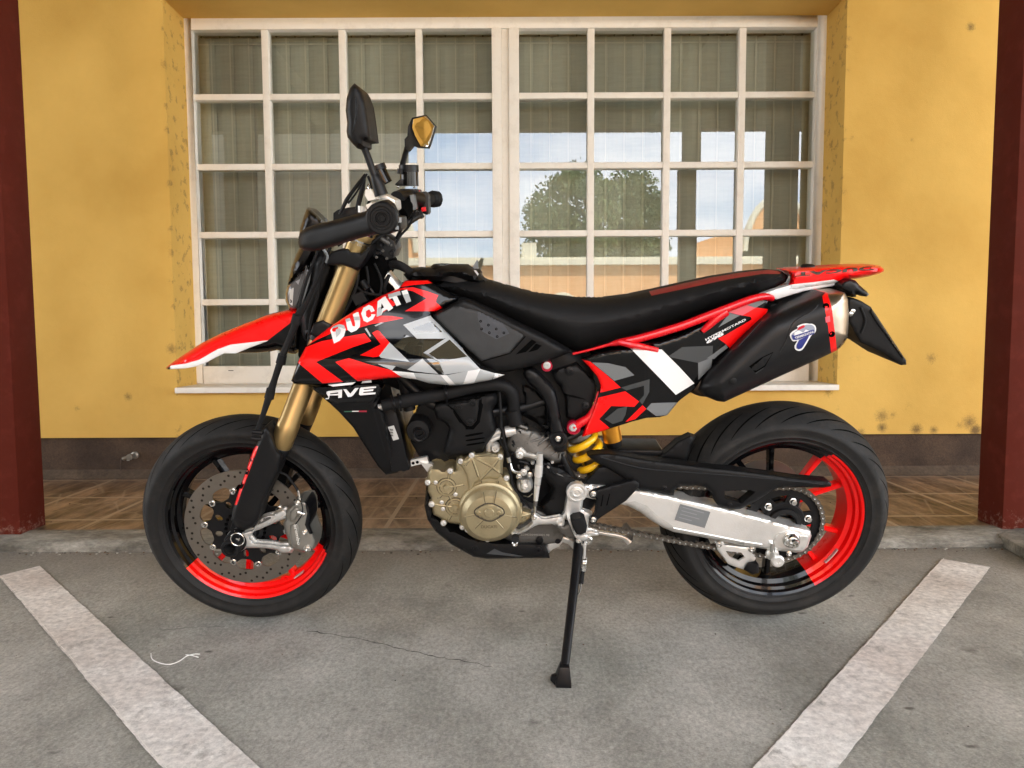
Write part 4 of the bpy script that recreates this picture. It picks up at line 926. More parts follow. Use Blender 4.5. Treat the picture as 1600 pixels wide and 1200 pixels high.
bolt(mb, 811, 744, .115, .006); bolt(mb, 828, 742, .115, .006); btube(mb, [(797,724,.115),(800,734,.118),(808,738,.118),(818,737,.118)], [.004,.0045,.0045,.0045], MST, 10); bolt(mb, 818, 738, .117, .0075, MCS, .007)
btube(mb, [(794,714,.118),(796,722,.118)], .006, MST, 12)
mb.build('clutch_slave_cylinder', engine)
mb = MB()
btube(mb, [(784,668,.125),(788,690,.125),(794,712,.12),(797,740,.12),(803,765,.12),(818,790,.115)], .0035, MRB, 8)
btube(mb, [(790,702,.12),(782,690,.12),(786,670,.12)], .0026, MRB, 8); btube(mb, [(798,735,.11),(802,757,.11),(812,775,.11),(830,795,.11)], .003, MRB, 8)
btube(mb, [(780,610,.12),(782,640,.125),(783,670,.125)], .004, MRB, 8); btube(mb, [(818,775,.11),(826,776,.12),(832,771,.12)], .0015, MST, 6)
btube(mb, [(845,725,.13),(858,727,.13),(866,740,.12),(886,746,.1)], .0022, MRB, 6); btube(mb, [(870,740,.115),(890,748,.11),(905,752,.1)], .0015, MCG, 6)
for x, y in ((810,726),(814,722),(820,730),(826,724),(833,733),(806,734)): btube(mb, [(x,y,.10),(x+3,y+9,.10)], .003, random.choice([MT,MCG,MRB]), 6)
mb.build('hose', bike)
mb = MB()   # odd small castings that fill the gap behind the gear rod
rng = random.Random(3)
for k in range(30):
    x, y = rng.uniform(796,882), rng.uniform(662,735); r_ = rng.uniform(.003,.008)
    ring(mb, x, y, rng.uniform(.095,.118), [(r_,-.02),(r_,.0),(r_*.7,.003),(0,.003)], rng.choice([MCG,MT,MT,MCS]), 12)
for k in range(22):
    x, y = rng.uniform(798,878), rng.uniform(664,735); btube(mb, [(x,y,.112),(x+rng.uniform(-14,16),y+rng.uniform(-12,8),.116)], rng.uniform(.0018,.0045), rng.choice([MT,MCG,MRB]), 8)
mb.each('engine_fitting', engine)
# skid plate
o, s_ = panel('skid_plate', [(666,762),(671,768),(676,800),(686,812),(700,824),(732,840),(770,847),(851,850),(859,872),(760,873),(740,870),(704,850),(680,830),(668,812),(663,790)], .10, MK, h=.022, edge=4, back=-.10, parent=bike)
mb = MB(); bolt(mb, 742, 856, .12, .009, MT, .005); bolt(mb, 841, 858, .12, .009, MT, .005); mb.each('skid_bolt', o)
decal('skid_vent', [(Zm(620,600,4,[(560,1062),(610,1030),(660,1052),(790,1075),(770,1080)]), MGD)], s_, o)

# ---------------------------------------------------------------- radiator and side fairing
rad, sf = panel('radiator_fairing', [(482,603),(520,601),(592,598),(600,603),(592,622),(586,636),(594,640),(599,648),(606,680),(616,716),(622,738),(603,742),(590,728),(572,700),(552,668),(530,644),(515,630),(498,616)], lambda x, y: .155-.0006*max(0, y-620), MK, h=.012, edge=5, thick=.02,
    gfx=[([(482,603),(520,599),(594,596),(600,603),(592,622),(584,630),(520,631),(515,630),(498,616)], MG), (Zm(540,600,8,[(310,240),(420,30),(425,60),(340,240),(420,540),(500,860),(485,860),(400,560)]), MT)])
def lettering(name, polys, lat, parent, m): return decal(name, [(p, m) for p in polys], lat, parent, .001)
z2 = lambda *p: Zm(420,380,4,p)
zr = lambda *p: Zm(490,590,14.545,p)
lettering('white_lettering', [zr((270,495),(295,325),(335,308),(650,270),(640,455),(560,465),(562,400),(365,408),(345,490)),
    zr((675,265),(745,262),(835,365),(940,240),(1030,235),(890,410),(850,435),(780,440)),
    zr((1075,225),(1420,195),(1420,235),(1140,262),(1135,280),(1360,262),(1350,305),(1130,325),(1125,350),(1410,335),(1405,375),(1060,405),(1030,385),(1050,250))], lambda x, y: sf(x, y)+.001, rad, MW)
decal('letter_counter', [(zr((375,360),(560,335),(555,365),(370,380)), MG)], lambda x, y: sf(x, y)+.001, rad, .0022)
decal('tricolour_mark', [(z2((470,1050),(520,1048),(520,1054),(470,1056)), mat('mark_green', (.05,.16,.10), .4)), (z2((520,1048),(562,1047),(562,1053),(520,1054)), MW), (z2((562,1046),(612,1045),(612,1056),(562,1055)), mat('mark_red', (.35,.02,.04), .4))], sf, rad)
decal('upper_white_flash', [(zr((325,165),(960,100),(880,160),(435,205)), MW), (zr((1110,85),(1310,60),(1320,108),(1080,132)), MW)], lambda x, y: sf(x, y)+.03, rad)
mb = MB(); block(mb, [(596,640),(618,640),(640,735),(612,738)], .03, .11, MT); 
rd = mb.build('radiator', bike, bevel=.004)
decal('paper_label', [(Zm(540,600,8,[(527,537),(603,517),(668,688),(595,708)]), MWT)]+[(Zm(540,600,8,[(548+i*9,560+i*1+j*34),(553+i*9,558+i*1+j*34),(560+i*9,584+j*34),(555+i*9,586+j*34)]), MHO) for i in range(5) for j in range(3)], .111, rd)
mb = MB(); block(mb, Zm(540,600,8,[(595,360),(640,470),(690,700),(745,900),(700,1010),(650,900),(560,560),(520,400)]), .06, .105, MT); mb.build('radiator_bracket', bike, bevel=.003)
# radiator core far side to close the view
mb = MB(); block(mb, [(540,560),(600,560),(640,730),(604,738)], -.16, .06, MT); mb.build('radiator_core', bike)
# ---------------------------------------------------------------- tank shroud with its graphics
out = z2((140,860),(180,745),(230,650),(300,585),(400,510),(480,455),(560,405),(630,366),(700,330),(760,303),(810,285),(832,255),(850,235),(900,231),(985,232),(1030,255),(1180,340),(1180,360),(1100,398),(1020,440),(1030,462),(1100,545),(1200,650),(1300,748),(1345,782),(1475,822),(1420,848),(1350,862),(1280,875),(1200,886),(1130,888),(1000,875),(900,851),(830,838),(750,843),(640,855),(520,868),(400,885),(300,888),(190,884),(160,880))
gx = [
 (z2((300,585),(400,510),(560,405),(700,330),(810,285),(860,275),(700,360),(560,440),(500,480),(420,540),(380,568),(300,605),(240,640),(260,610)), MR),
 (z2((385,545),(420,522),(600,412),(700,362),(770,330),(760,350),(800,380),(700,440),(640,480),(540,530),(430,560)), MR),
 (z2((520,530),(600,470),(700,453),(770,455),(845,468),(750,488),(640,506),(560,530)), MR),
 (z2((812,285),(900,275),(990,300),(1060,325),(1048,350),(1045,368),(1085,405),(1075,425),(850,425),(920,385),(985,345),(900,300)), MR),
 (z2((850,235),(985,232),(1026,250),(900,262),(822,275)), MR),
 (z2((180,745),(230,650),(330,612),(600,563),(640,612),(525,650),(295,742),(465,866),(335,876)), MR),
 (z2((415,742),(500,718),(640,762),(770,795),(838,838),(700,850),(555,864)), MR),
 (z2((645,560),(675,545),(690,548),(755,622),(700,705),(655,712),(570,700),(700,632)), MR),
 (z2((755,620),(880,742),(700,716),(690,704)), MGL),
 (z2((680,755),(795,766),(770,795)), MGL),
 (z2((865,790),(960,722),(1060,818),(905,800)), MGL),
 (z2((840,510),(1010,452),(1025,470),(1130,565),(1200,645),(1240,700),(1320,785),(1095,822),(985,712),(1075,745),(965,685),(1108,592),(1095,596),(925,597)), MGL),
 (z2((965,685),(1020,700),(1095,822),(1075,750)), MGM),
 (z2((898,530),(1000,497),(1018,490),(1085,555),(920,558)), MSM),
 (z2((1065,745),(1245,710),(1322,786),(1100,822)), MGL),
 (z2((1000,690),(1130,602),(1240,708),(1075,740)), MSM),
 (z2((780,640),(862,575),(925,597),(1095,596),(965,685),(1065,745),(1095,815),(1050,790),(980,715),(880,690)), MSM),
 (z2((640,735),(760,738),(880,742),(960,722),(865,790),(780,766),(700,756),(600,740)), MGD),
 (z2((770,797),(905,810),(928,852),(830,838)), MW), (z2((905,810),(1070,822),(1132,888),(1000,875),(925,852)), MGL), (z2((1070,822),(1112,825),(1172,888),(1130,888)), MW),
 (z2((1112,825),(1245,798),(1213,886),(1170,888)), MGL), (z2((1245,798),(1322,786),(1282,876),(1213,886)), MW), (z2((1322,786),(1412,812),(1396,853),(1282,876)), MGL), (z2((1412,812),(1475,822),(1400,852)), MW)]
lsh = lambda x, y: .165 + .020*math.exp(-((y-575)/28)**2) - .0006*max(0, 560-y) + .008*math.exp(-((x-590)/110)**2)
tank, ts = panel('tank_shroud', out, lsh, MG, h=.014, edge=7, gfx=gx, thick=.014, step=6, sharp=50)
# big word on the shroud, each letter a block shape
def LT(*p): return [(500+x/8, 440+y/8) for x, y in p]
letters = [
 LT((128,605),(165,560),(240,530),(300,545),(322,600),(300,680),(245,740),(175,775)),
 LT((318,468),(372,452),(408,555),(440,560),(438,520),(410,410),(455,385),(480,378),(502,470),(500,560),(455,610),(390,635),(345,605)),
 LT((515,400),(540,330),(610,290),(655,310),(685,365),(640,385),(615,345),(575,370),(575,430),(605,455),(640,430),(640,408),(695,410),(660,475),(590,510),(545,490)),
 LT((720,245),(815,180),(842,225),(915,330),(855,372),(838,345),(788,372),(768,420),(708,440)),
 LT((845,160),(1000,115),(1010,165),(960,178),(1012,285),(955,308),(905,205),(868,222)),
 LT((1018,120),(1088,98),(1140,245),(1080,268))]
cut = [LT((195,600),(240,580),(262,605),(250,650),(205,700)), LT((770,270),(800,325),(762,345))]
lt = lettering('large_white_lettering', letters, lambda x, y: ts(x, y)+.0005, tank, MW)
decal('letter_counter', [(cut[0], MGL), (cut[1], MG)], lambda x, y: ts(x, y)+.0005, tank, .0040)
[decal('letter_grey_fade', [q_], lambda x, y: ts(x, y)+.0005, tank, .0042) for q_ in [(LT((150,590),(165,560),(240,530),(300,545),(316,585),(300,590),(240,560)), MGL), (LT((318,468),(372,452),(384,488),(330,505)), MGL), (LT((418,440),(494,436),(500,480),(430,480)), MGL), (LT((725,330),(780,310),(768,420),(708,440)), MGL), (LT((845,160),(1000,115),(1010,165),(860,200)), MGL), (LT((1036,165),(1108,150),(1140,245),(1080,268)), MGL)]]
decal('small_white_mark', [(z2((600,535),(612,530),(640,580),(632,585)), MGL), (z2((660,515),(700,495),(720,497),(690,510),(668,520)), MGL)], ts, tank)
mb = MB(); pts = z2((660,790),(690,735),(640,600),(700,530),(760,470),(850,420)); 
mb = MB(); block(mb, [(490,560),(560,500),(640,450),(700,470),(740,560),(700,592),(600,590),(500,596)], -.12, .10, MK); mb.build('fuel_tank', bike, bevel=.01)
# right hand shroud
o = bpy.data.objects.new('tank_shroud', tank.data.copy()); me = o.data
for v in me.vertices: v.co.y = -v.co.y
me.flip_normals(); C.objects.link(o); o.parent = bike
# ---------------------------------------------------------------- seat, tank cover, knee panel
z6 = lambda *p: Zm(640,380,6.154,p)
cov, cs = panel('tank_cover', z6((-60,300),(20,240),(100,232),(240,240),(300,215),(420,202),(560,205),(610,235),(740,345),(810,365),(830,420),(760,425),(560,390),(400,350),(240,385),(120,380),(-20,350)), 0.0, MK, h=.10, edge=24, sym=True, step=7, pw=.45)
mb = MB(); p = B(713, 417, 0); mb.lathe(p+Vector((0,0,-.012)), (0.12,0,1), [(.068,-.02),(.066,.006),(.060,.012),(.050,.014),(.047,.010),(0,.010)], MT, 40)
mb.lathe(p+Vector((0,0,-.012)), (0.12,0,1), [(.0455,.0105),(.0455,.0125),(.030,.0135),(.028,.0145),(0,.0145)], MG, 40); mb.build('fuel_cap', bike)
mb = MB(); mb.poly([B(738,418,.0),B(745,406,.0),B(747,408,.0),B(748,430,.0),B(744,428,.0)], (0,.003,0), MGM); mb.build('tag_strap', bike)
decal('tag_mark', [(z6((615,260),(640,262),(665,295),(655,312)), MWT)], .1, cov)
seat_o = [(668,444),(690,440),(720,436),(755,436),(775,441),(800,448),(830,456),(860,461),(900,465),(940,466),(980,461),(1020,453),(1060,444),(1110,433),(1160,425),(1200,421),(1222,424),(1232,431),(1228,440),(1210,450),(1170,463),(1120,482),(1060,503),(1000,525),(940,541),(905,550),(888,547),(860,536),(820,516),(780,497),(735,476),(712,465),(690,455)]
seat, ss = panel('seat', seat_o, lambda x, y: .01, MSE, h=.115, edge=46, sym=True, step=8, pw=.42,
    gfx=[([(1014,455),(1060,444.5),(1110,433.5),(1160,425.5),(1200,421.5),(1222,424),(1218,428),(1190,428),(1140,436),(1080,449),(1018,462)], M7)])
kp, ks = panel('knee_panel', z6((215,695),(235,680),(460,560),(470,545),(520,530),(620,565),(800,650),(1000,750),(1300,895),(1540,1030),(1560,1045),(1400,1110),(1240,1165),(1000,1230),(800,1250),(680,1180),(560,1060),(400,905),(290,800)), lambda x, y: .128+.0003*(x-700)*0, MK, h=.022, edge=8, thick=.03, step=6)
inset = z6((255,690),(420,610),(480,608),(620,640),(680,660),(900,770),(1100,885),(960,1055),(690,1135),(560,1020),(380,840),(260,720))
kn, kns = panel('knee_pad', inset, lambda x, y: ks(x, y)-.001, rough_var(mat('grip_pad', (.032,.033,.034), .7), .6, .8, 20, .8, 900), h=.004, edge=3, thick=.006, step=6, parent=kp,
    gfx=[(z6((655,660),(690,665),(900,770),(960,868),(835,925),(700,850),(655,720)), rough_var(mat('grip_patch', (.055,.058,.066), .7), .6, .8, 30, .8, 1200))])
mb = MB()
for x, y in z6((683,750),(758,787),(833,825),(907,862),(693,824),(767,861),(842,898)): ring(mb, x, y, kns(x, y), [(.0030,-.001),(.0030,.0012),(.0016,.0012),(.0014,-.0005),(0,-.0005)], MHO, 12)
mb.each('pad_stud', kn)
decal('vent_slot', [(z6((1175,925),(1220,950),(1120,1045),(1020,1070)), MHO), (z6((1215,965),(1270,985),(1230,1025),(1140,1050)), MHO)], ks, kp)
mb = MB(); q = z6((690,1130),(960,1052),(1105,888)); mb = MB(); btube(mb, [(x+1.5, y+1, ks(x, y)+.0012) for x, y in dens(q, 6, False)+[q[-1]]], .0011, MHO, 6, 1); mb.build('panel_seam', kp)
# key/wiring bundle ahead of the tank, steering damper cylinder
mb = MB(); btube(mb, [(590,410,.03),(606,436,.03),(630,462,.03)], .0195, MAL, 24, 3); o = mb.build('steering_damper', bike)
mb = MB()
for k in range(7): btube(mb, [(600+k*5,418-k*.5,.05),(620+k*4,410+k*3.5,.06),(645+k*3,424+k*3,.05)], .006, MRB, 8)
btube(mb, [(570,440,.09),(590,466,.09),(600,478,.08)], .004, MT, 8); mb.build('cable_loom', bike)
# ---------------------------------------------------------------- fork, front fender, head
zf = lambda *p: Zm(330,740,8,p)
zh = lambda *p: Zm(440,330,8,p)
zc = lambda *p: Zm(520,220,8,p)
def mirror(o, name=None):
    q = bpy.data.objects.new(name or o.name.split('.')[0], o.data.copy())
    for v in q.data.vertices: v.co.y = -v.co.y
    q.data.flip_normals(); C.objects.link(q); q.parent = o.parent; return q
F0, F1 = B(547.5, 412, .105), B(438, 697, .105)
ax_ = (F1-F0).normalized()
for sg in (1, -1):
    mb = MB(); f0 = Vector((F0.x, F0.y*sg, F0.z)); f1 = Vector((F1.x, F1.y*sg, F1.z)); LN = (f1-f0).length
    mb.lathe(f0, f1-f0, [(.022,-.06),(.0262,-.058),(.0262,LN*.86),(.0278,LN*.865),(.0283,LN*.985),(.026,LN),(.02,LN)], MGO, 48)
    ft = mb.build('fork_tube', bike)
    mb = MB(); mb.lathe(f0, f1-f0, [(.0282,LN*.355),(.030,LN*.36),(.030,LN*.405),(.0282,LN*.41)], MT, 36); mb.lathe(f0, f1-f0, [(.0268,LN*.998),(.0275,LN),(.027,LN*1.03),(.022,LN*1.035)], MT, 36); mb.build('dust_seal', ft)
    mb = MB(); mb.lathe(f0, f1-f0, [(.021,LN),(.021,LN+.13)], MT, 32); mb.build('fork_slider', ft)
    mb = MB(); mb.lathe(f0, f1-f0, [(0,-.098),(.012,-.098),(.013,-.094),(.020,-.094),(.0265,-.090),(.0268,-.078),(.0262,-.076),(.0262,-.05)], MST if sg > 0 else MGO, 40)
    mb.lathe(f0, f1-f0, [(.0268,-.0775),(.0273,-.074),(.0273,-.066),(.0268,-.062)], MGO, 40); mb.build('fork_cap', ft)
o, s_ = panel('top_clamp', zh((580,560),(640,500),(740,470),(830,470),(860,500),(1000,520),(1090,430),(1120,420),(1090,540),(1040,620),(950,745),(880,715),(740,670),(640,680),(560,670),(540,640)), .128, MT, h=.01, edge=4, back=-.13, step=5)
mb = MB(); btube(mb, zh3 := [(*zh((560,640))[0],.132),(*zh((575,560))[0],.136),(*zh((520,470))[0],.135)], .0035, MGM, 8); mb.build('cable_clip', o)
o, s_ = panel('bottom_clamp', [(490,505),(505,500),(520,508),(512,524),(498,530),(484,522)], .13, MT, h=.006, edge=4, back=-.13, step=5)
gp = [(403,690),(412,668),(418,664),(424,676),(432,700),(440,712),(436,735),(424,759),(411,788),(404,812),(397,822),(382,829),(370,826),(361,812),(364,796),(372,770),(384,735),(395,705)]
guard, gs = panel('fork_guard', gp, lambda x, y: .135, MK, h=.018, edge=7, thick=.05, gfx=[([(397,698),(401,696.5),(403.5,698),(400,708),(389,738),(379,764),(370,789),(366,789),(370,776),(376,760),(384,738),(391,716)], MR)], step=5)
decal('stripe_notch', [(q, MHO) for q in ([(393,711),(397,715),(394,722),(390,722)],[(386,731),(389,736),(387,742),(383,741)],[(378,752),(381,757),(378,764),(374,763)])], gs, guard)
decal('guard_relief', [(smooth_outline(zf((310,555),(350,565),(440,600),(500,585),(490,625),(430,625),(350,590)),3), MT)], gs, guard)
mirror(guard)
cast = zf((200,760),(290,705),(400,730),(520,700),(545,660),(590,570),(625,545),(700,520),(760,510),(830,475),(900,445),(955,470),(950,560),(880,580),(740,640),(600,700),(540,720),(485,790),(540,860),(700,870),(850,895),(1000,900),(1035,945),(1010,990),(880,990),(810,955),(700,935),(600,930),(440,930),(380,970),(330,980),(260,930),(210,850))
o, s_ = panel('fork_foot', cast, .095, MCS, h=.016, edge=3.5, thick=.02, step=4, smooth=1, sharp=50)
decal('cast_recess', [(zf((580,640),(620,565),(740,540),(750,560),(640,620)), MCG)], s_, o)
mb = MB(); ring(mb, 371, 843, .10, [(.028,-.01),(.0285,.018),(.026,.021),(.0235,.021),(.0235,.052),(.022,.055),(.0165,.056),(.0155,.050),(.013,.050),(.008,.030),(.004,.030),(0,.032)], MRB, 40)
ax_o = mb.build('axle_cap', bike)
mb = MB(); ring(mb, 371, 843, .1555, [(.0162,0),(.0175,.0008),(.0188,0)], MST, 40); ring(mb, 371, 843, .133, [(.006,0),(.006,.006),(.003,.007),(0,.007)], MST, 16); mb.build('axle_ring', ax_o)
mir = MB(); 
cal = zf((920,480),(960,430),(1060,355),(1140,335),(1200,345),(1240,420),(1250,560),(1235,640),(1280,750),(1308,830),(1300,930),(1250,965),(1140,985),(1060,960),(1000,930),(970,880),(950,800),(920,720),(900,620),(930,560))
o, s_ = panel('brake_caliper', cal, .092, MCA, h=.022, edge=5, back=.03, step=4, gfx=[(zf((1165,340),(1215,345),(1240,420),(1250,560),(1235,640),(1275,740),(1230,760),(1200,700),(1170,640),(1200,500)), MT)])
panel('caliper_body_bulge', zf((985,640),(1080,600),(1110,690),(1110,860),(1060,930),(1010,900),(985,800)), lambda x, y: s_(x, y)-.002, MCA, h=.008, edge=4, thick=.01, parent=o, step=4)
panel('caliper_port', zf((980,480),(1040,420),(1110,420),(1100,520),(1030,600),(975,600)), lambda x, y: s_(x, y)-.002, MCA, h=.010, edge=4, thick=.01, parent=o, step=4)
mb = MB(); btube(mb, [(*zf((1085,480))[0],.122),(*zf((1170,505))[0],.122)], .0065, MST, 14)
mb.build('banjo_bolt', o)
for x, y, r_ in ((472.5,803,.007),(476,832,.006),(480,857,.008),(465,786,.006)):
    mb = MB(); bolt(mb, x, y, .116, r_, MST, .006); mb.build('caliper_bolt', o)
text('caliper_lettering', 'brembo', zf((1030,640))[0], zf((1080,895))[0], 5.2, .1205, mat('caliper_letter', (.62,.60,.55), .5), o, bold=.02, up=(5.2,-1))
mb = MB(); btube(mb, [(436,738,.10),(447,742,.10),(456,753,.105),(465,766,.11),(470,782,.115)], .0035, MRB, 8); btube(mb, [(466,766,.112),(469,781,.115)], .0038, MST, 8)
btube(mb, [(471,785,.122),(473,800,.126),(467,812,.126),(458,823,.115),(446,829,.10)], .0016, MRB, 6)
mb.build('brake_hose', bike)
mb = MB()
btube(mb, [(516,386,.12),(506,410,.125),(494,440,.13),(480,470,.13),(466,494,.13),(462,507,.135),(451,533,.135),(440,560,.14),(430,590,.14),(422,615,.14),(412,645,.14),(402,674,.14)], [.004,.004,.0045,.006,.010,.0085,.0075,.0085,.0075,.0095,.0065,.0065], MRB, 12)
btube(mb, [(497,392,.12),(484,425,.125),(474,455,.125),(464,492,.13)], .0035, MRB, 8)
for px, py in ((463,500),(440,562),(422,616)): btube(mb, [(px+1.6,py-8,.139),(px-1.6,py+6,.139)], [.011,.012], MRB, 12)
mb.build('brake_line', bike)
for px, py in ((402,674),(400,684)):
    mb = MB(); btube(mb, [(px-7,py,.145),(px+9,py+2,.145)], .006, MT, 10); mb.build('line_clip', bike)
# front fender
fo = [(259,575),(262,572),(268,567),(290,552),(315,536),(347,520),(390,502),(415,492),(447,484),(466,480.5),(472,496),(476,520),(474,545),(462,553),(455,553),(433,547),(419,550),(400,551.5),(370,552),(350,551.5),(340,556),(322,566),(305,572.5),(290,575),(262,577.5)]
fen, fs_ = panel('front_fender', fo, 0, MG, h=.062, edge=15, sym=True, step=5, pw=.5,
    gfx=[([(257,577),(262,572),(268,567),(290,552),(315,536),(347,520),(390,502.5),(391,503.5),(415,493),(447,485),(468,482),(461,499),(419,531.5),(360,538.5),(340,545.5),(312,561.5),(290,568),(267,571)], MR),
         ([(267,571),(290,568),(312,561.5),(340,545.5),(360,538.5),(419,531.5),(416,533),(390,543),(368,552.5),(350,552),(340,556.5),(322,566.5),(305,573),(290,576),(265,577)], MW)])
panel('fender_stripe', [(266,572),(290,568.5),(312,562),(340,546),(360,539),(419,532),(416,534),(390,543.5),(368,552.5),(350,552.5),(340,557),(322,567),(305,573),(290,575.5),(266,577)], lambda x, y: .064-.0005*max(0, 300-x), MW, h=.002, edge=2, thick=.02, step=6, parent=fen)
# screen, headlight, cowls
o, s_ = panel('windscreen', [(480,323.5),(486,326),(497,336),(508,347),(503,356),(498,380),(488,405),(475,420),(460,434),(448,449),(455,420),(461,402),(468,388),(467,370),(469,355),(474,340)], 0, MSC, h=.085, edge=8, sym=True, step=6, pw=.4)
o, s_ = panel('headlight', [(448,447),(458,435),(472,421),(484,410),(487,425),(483,445),(474,470),(466,484),(459,486),(451,483),(446,470),(445.5,458)], 0, MLE, h=.07, edge=8, sym=True, step=5, pw=.4)
decal('light_strip', [([(465,427),(472,428),(466,445),(462,440)], mat('lamp_grey', (.30,.30,.31), .3)), ([(453,447),(459,450),(457,478),(452,474)], mat('lamp_grey2', (.55,.53,.5), .2))], s_, o)
o, s_ = panel('headlight_cowl', [(484,410),(498,388),(515,392),(528,402),(524,430),(512,460),(500,492),(492,520),(480,540),(470,535),(466,500),(464,487),(474,466),(484,440)], 0, MK, h=.095, edge=14, sym=True, step=7)
mb = MB(); btube(mb, [(487,412,.09),(482,440,.095),(474,466,.095),(466,484,.09)], .0025, MGM, 6); btube(mb, [(479,415,.08),(474,440,.085),(466,470,.08)], .0018, MGD, 6); mb.build('cowl_edge', o)
# steering head clutter
mb = MB()
block(mb, zh((1010,420),(1130,400),(1180,300),(1280,300),(1400,370),(1430,480),(1390,590),(1310,610),(1300,700),(1150,700),(1060,640),(1000,560)), -.05, .05, MT); mb.build('ignition_housing', bike, bevel=.003)
mb = MB()
for q, l in (((1250,420),.055),((1150,520),.06),((1210,520),.06),((1120,610),.055),((1080,690),.07),((1200,660),.06),((1380,520),.052),((1100,470),.06)):
    x, y = zh(q)[0]; ring(mb, x, y, l, [(.006,-.01),(.006,.003),(.004,.005),(0,.004)], MT, 12)
btube(mb, [(*zh((1180,500))[0],.06),(*zh((1150,600))[0],.065),(*zh((1210,680))[0],.06)], .003, MRB, 6); btube(mb, [(*zh((1240,340))[0],.06),(*zh((1350,410))[0],.06)], .006, MCG, 8)
btube(mb, [(*zh((1200,650))[0],.06),(*zh((1320,760))[0],.05)], .005, MCS, 8); mb.build('wiring', bike)
# handlebar and controls
mb = MB(); btube(mb, [(597,341,.40),(597,341,.26),(596,343,.16),(593,358,.06),(600,356,0),(612,352,-.06),(636,332,-.16),(655,320,-.24)], .0125, MT, 16); bar = mb.build('handlebar', bike)
mb = MB(); btube(mb, [(652,321,-.22),(661,314,-.30),(674,311,-.38)], [.016,.0165,.017], MRB, 20, 3); btube(mb, [(672,311,-.37),(676,311,-.385),(684,311,-.40)], [.018,.025,.0235], MRB, 24, 3); mb.build('hand_grip', bar)
mb = MB(); btube(mb, [(597,341,.40),(597,341,.28)], [.017,.016], MRB, 20); mb.build('hand_grip', bar)
gd, s_ = panel('hand_guard', [(466,380),(466.5,370),(470,362),(478,356),(490,351.5),(520,344.5),(555,335),(575,328),(583,322),(594,314),(604,312),(613,318),(619,330),(620,345),(616,356),(606,363),(590,366),(575,369),(556,374),(530,382),(505,390),(488,393),(475,391),(468,387)], lambda x, y: .40-.0008*max(0, 580-x), MK, h=.030, edge=12, thick=.03, step=6, sharp=60)
mb = MB(); ring(mb, 597.5, 341, .425, [(.030,-.004),(.031,.006),(.028,.009),(.0225,.009),(.0215,.006),(.0165,.006),(.0155,.009),(.0125,.009),(.0115,.005),(.007,.005),(.006,.008),(.0035,.008),(.003,.004),(0,.004)], MK, 40); mb.build('bar_end_cap', gd)
mb = MB(); block(mb, zc((780,940),(850,950),(855,1100),(800,1140),(740,1130),(700,1170),(600,1160),(560,1100)), .24, .33, MT); sw = mb.build('switch_housing', bar, bevel=.004)
mb = MB(); block(mb, zc((797,955),(850,958),(850,1020),(800,1025)), .325, .336, MGL); mb.build('switch_button', sw)
mb = MB(); block(mb, zc((783,1065),(818,1065),(820,1110),(785,1112)), .325, .336, MGL); mb.build('switch_button', sw)
mb = MB(); block(mb, zc((560,690),(640,660),(680,690),(780,740),(790,850),(760,880),(700,760),(600,730)), .22, .30, MCS); mb.build('lever_clamp', bar, bevel=.003)
mb = MB(); block(mb, zc((410,610),(470,600),(530,690),(540,730),(440,750),(400,680)), .10, .16, MAL); block(mb, zc((410,800),(490,770),(500,830),(430,850)), .2, .24, MAL); mb.each('bar_clamp', bar)
mb = MB(); btube(mb, [(566,322,.2),(566,332,.2)], .0095, MCS, 14); btube(mb, [(575,291,.12),(577,289,.12),(580,292,.12),(577,296,.12),(574,293,.12)], .0028, MST, 8); mb.build('clamp_bolt', bar)
mb = MB(); block(mb, zc((0,900),(60,860),(200,830),(330,820),(430,850),(440,900),(200,1000),(0,1050)), .05, .12, MT); mb.build('instrument_panel', bike, bevel=.004)
mb = MB()
btube(mb, [(571,272,.15),(562,285,.15),(550,300,.15),(541,314,.15),(531,335,.14)], [.003,.005,.004,.005,.0035], MT, 8); btube(mb, [(570,274,.14),(566,295,.13),(561,315,.13),(558,328,.13)], [.003,.006,.006,.005], MT, 8)
btube(mb, [(573,272,.15),(567,284,.16),(556,302,.16),(544,318,.16)], .0022, MRB, 6); btube(mb, [(575,275,.13),(583,300,.12),(575,318,.1)], .003, MRB, 6)
for q, r_ in (([(612,345,.0),(606,362,.05),(590,372,.08),(575,385,.09),(562,402,.1)],.0035),([(640,335,-.1),(628,356,-.05),(616,380,.0),(604,400,.04),(596,420,.05)],.0045),([(650,325,-.15),(640,352,-.08),(626,368,0),(612,392,.05)],.003),([(585,352,.1),(574,366,.12),(548,372,.13),(528,384,.13)],.003),([(590,322,.12),(570,336,.12),(548,342,.1),(520,352,.08)],.004)): btube(mb, q, r_, MRB, 8)
mb.build('control_cable', bar)
mb = MB()
for x, y, l in ((606,372,.06),(611,383,.05),(598,392,.07),(588,402,.085),(604,404,.06)): bolt(mb, x, y, l, .0028, MCG, .003)
mb.each('clamp_screw', bar)
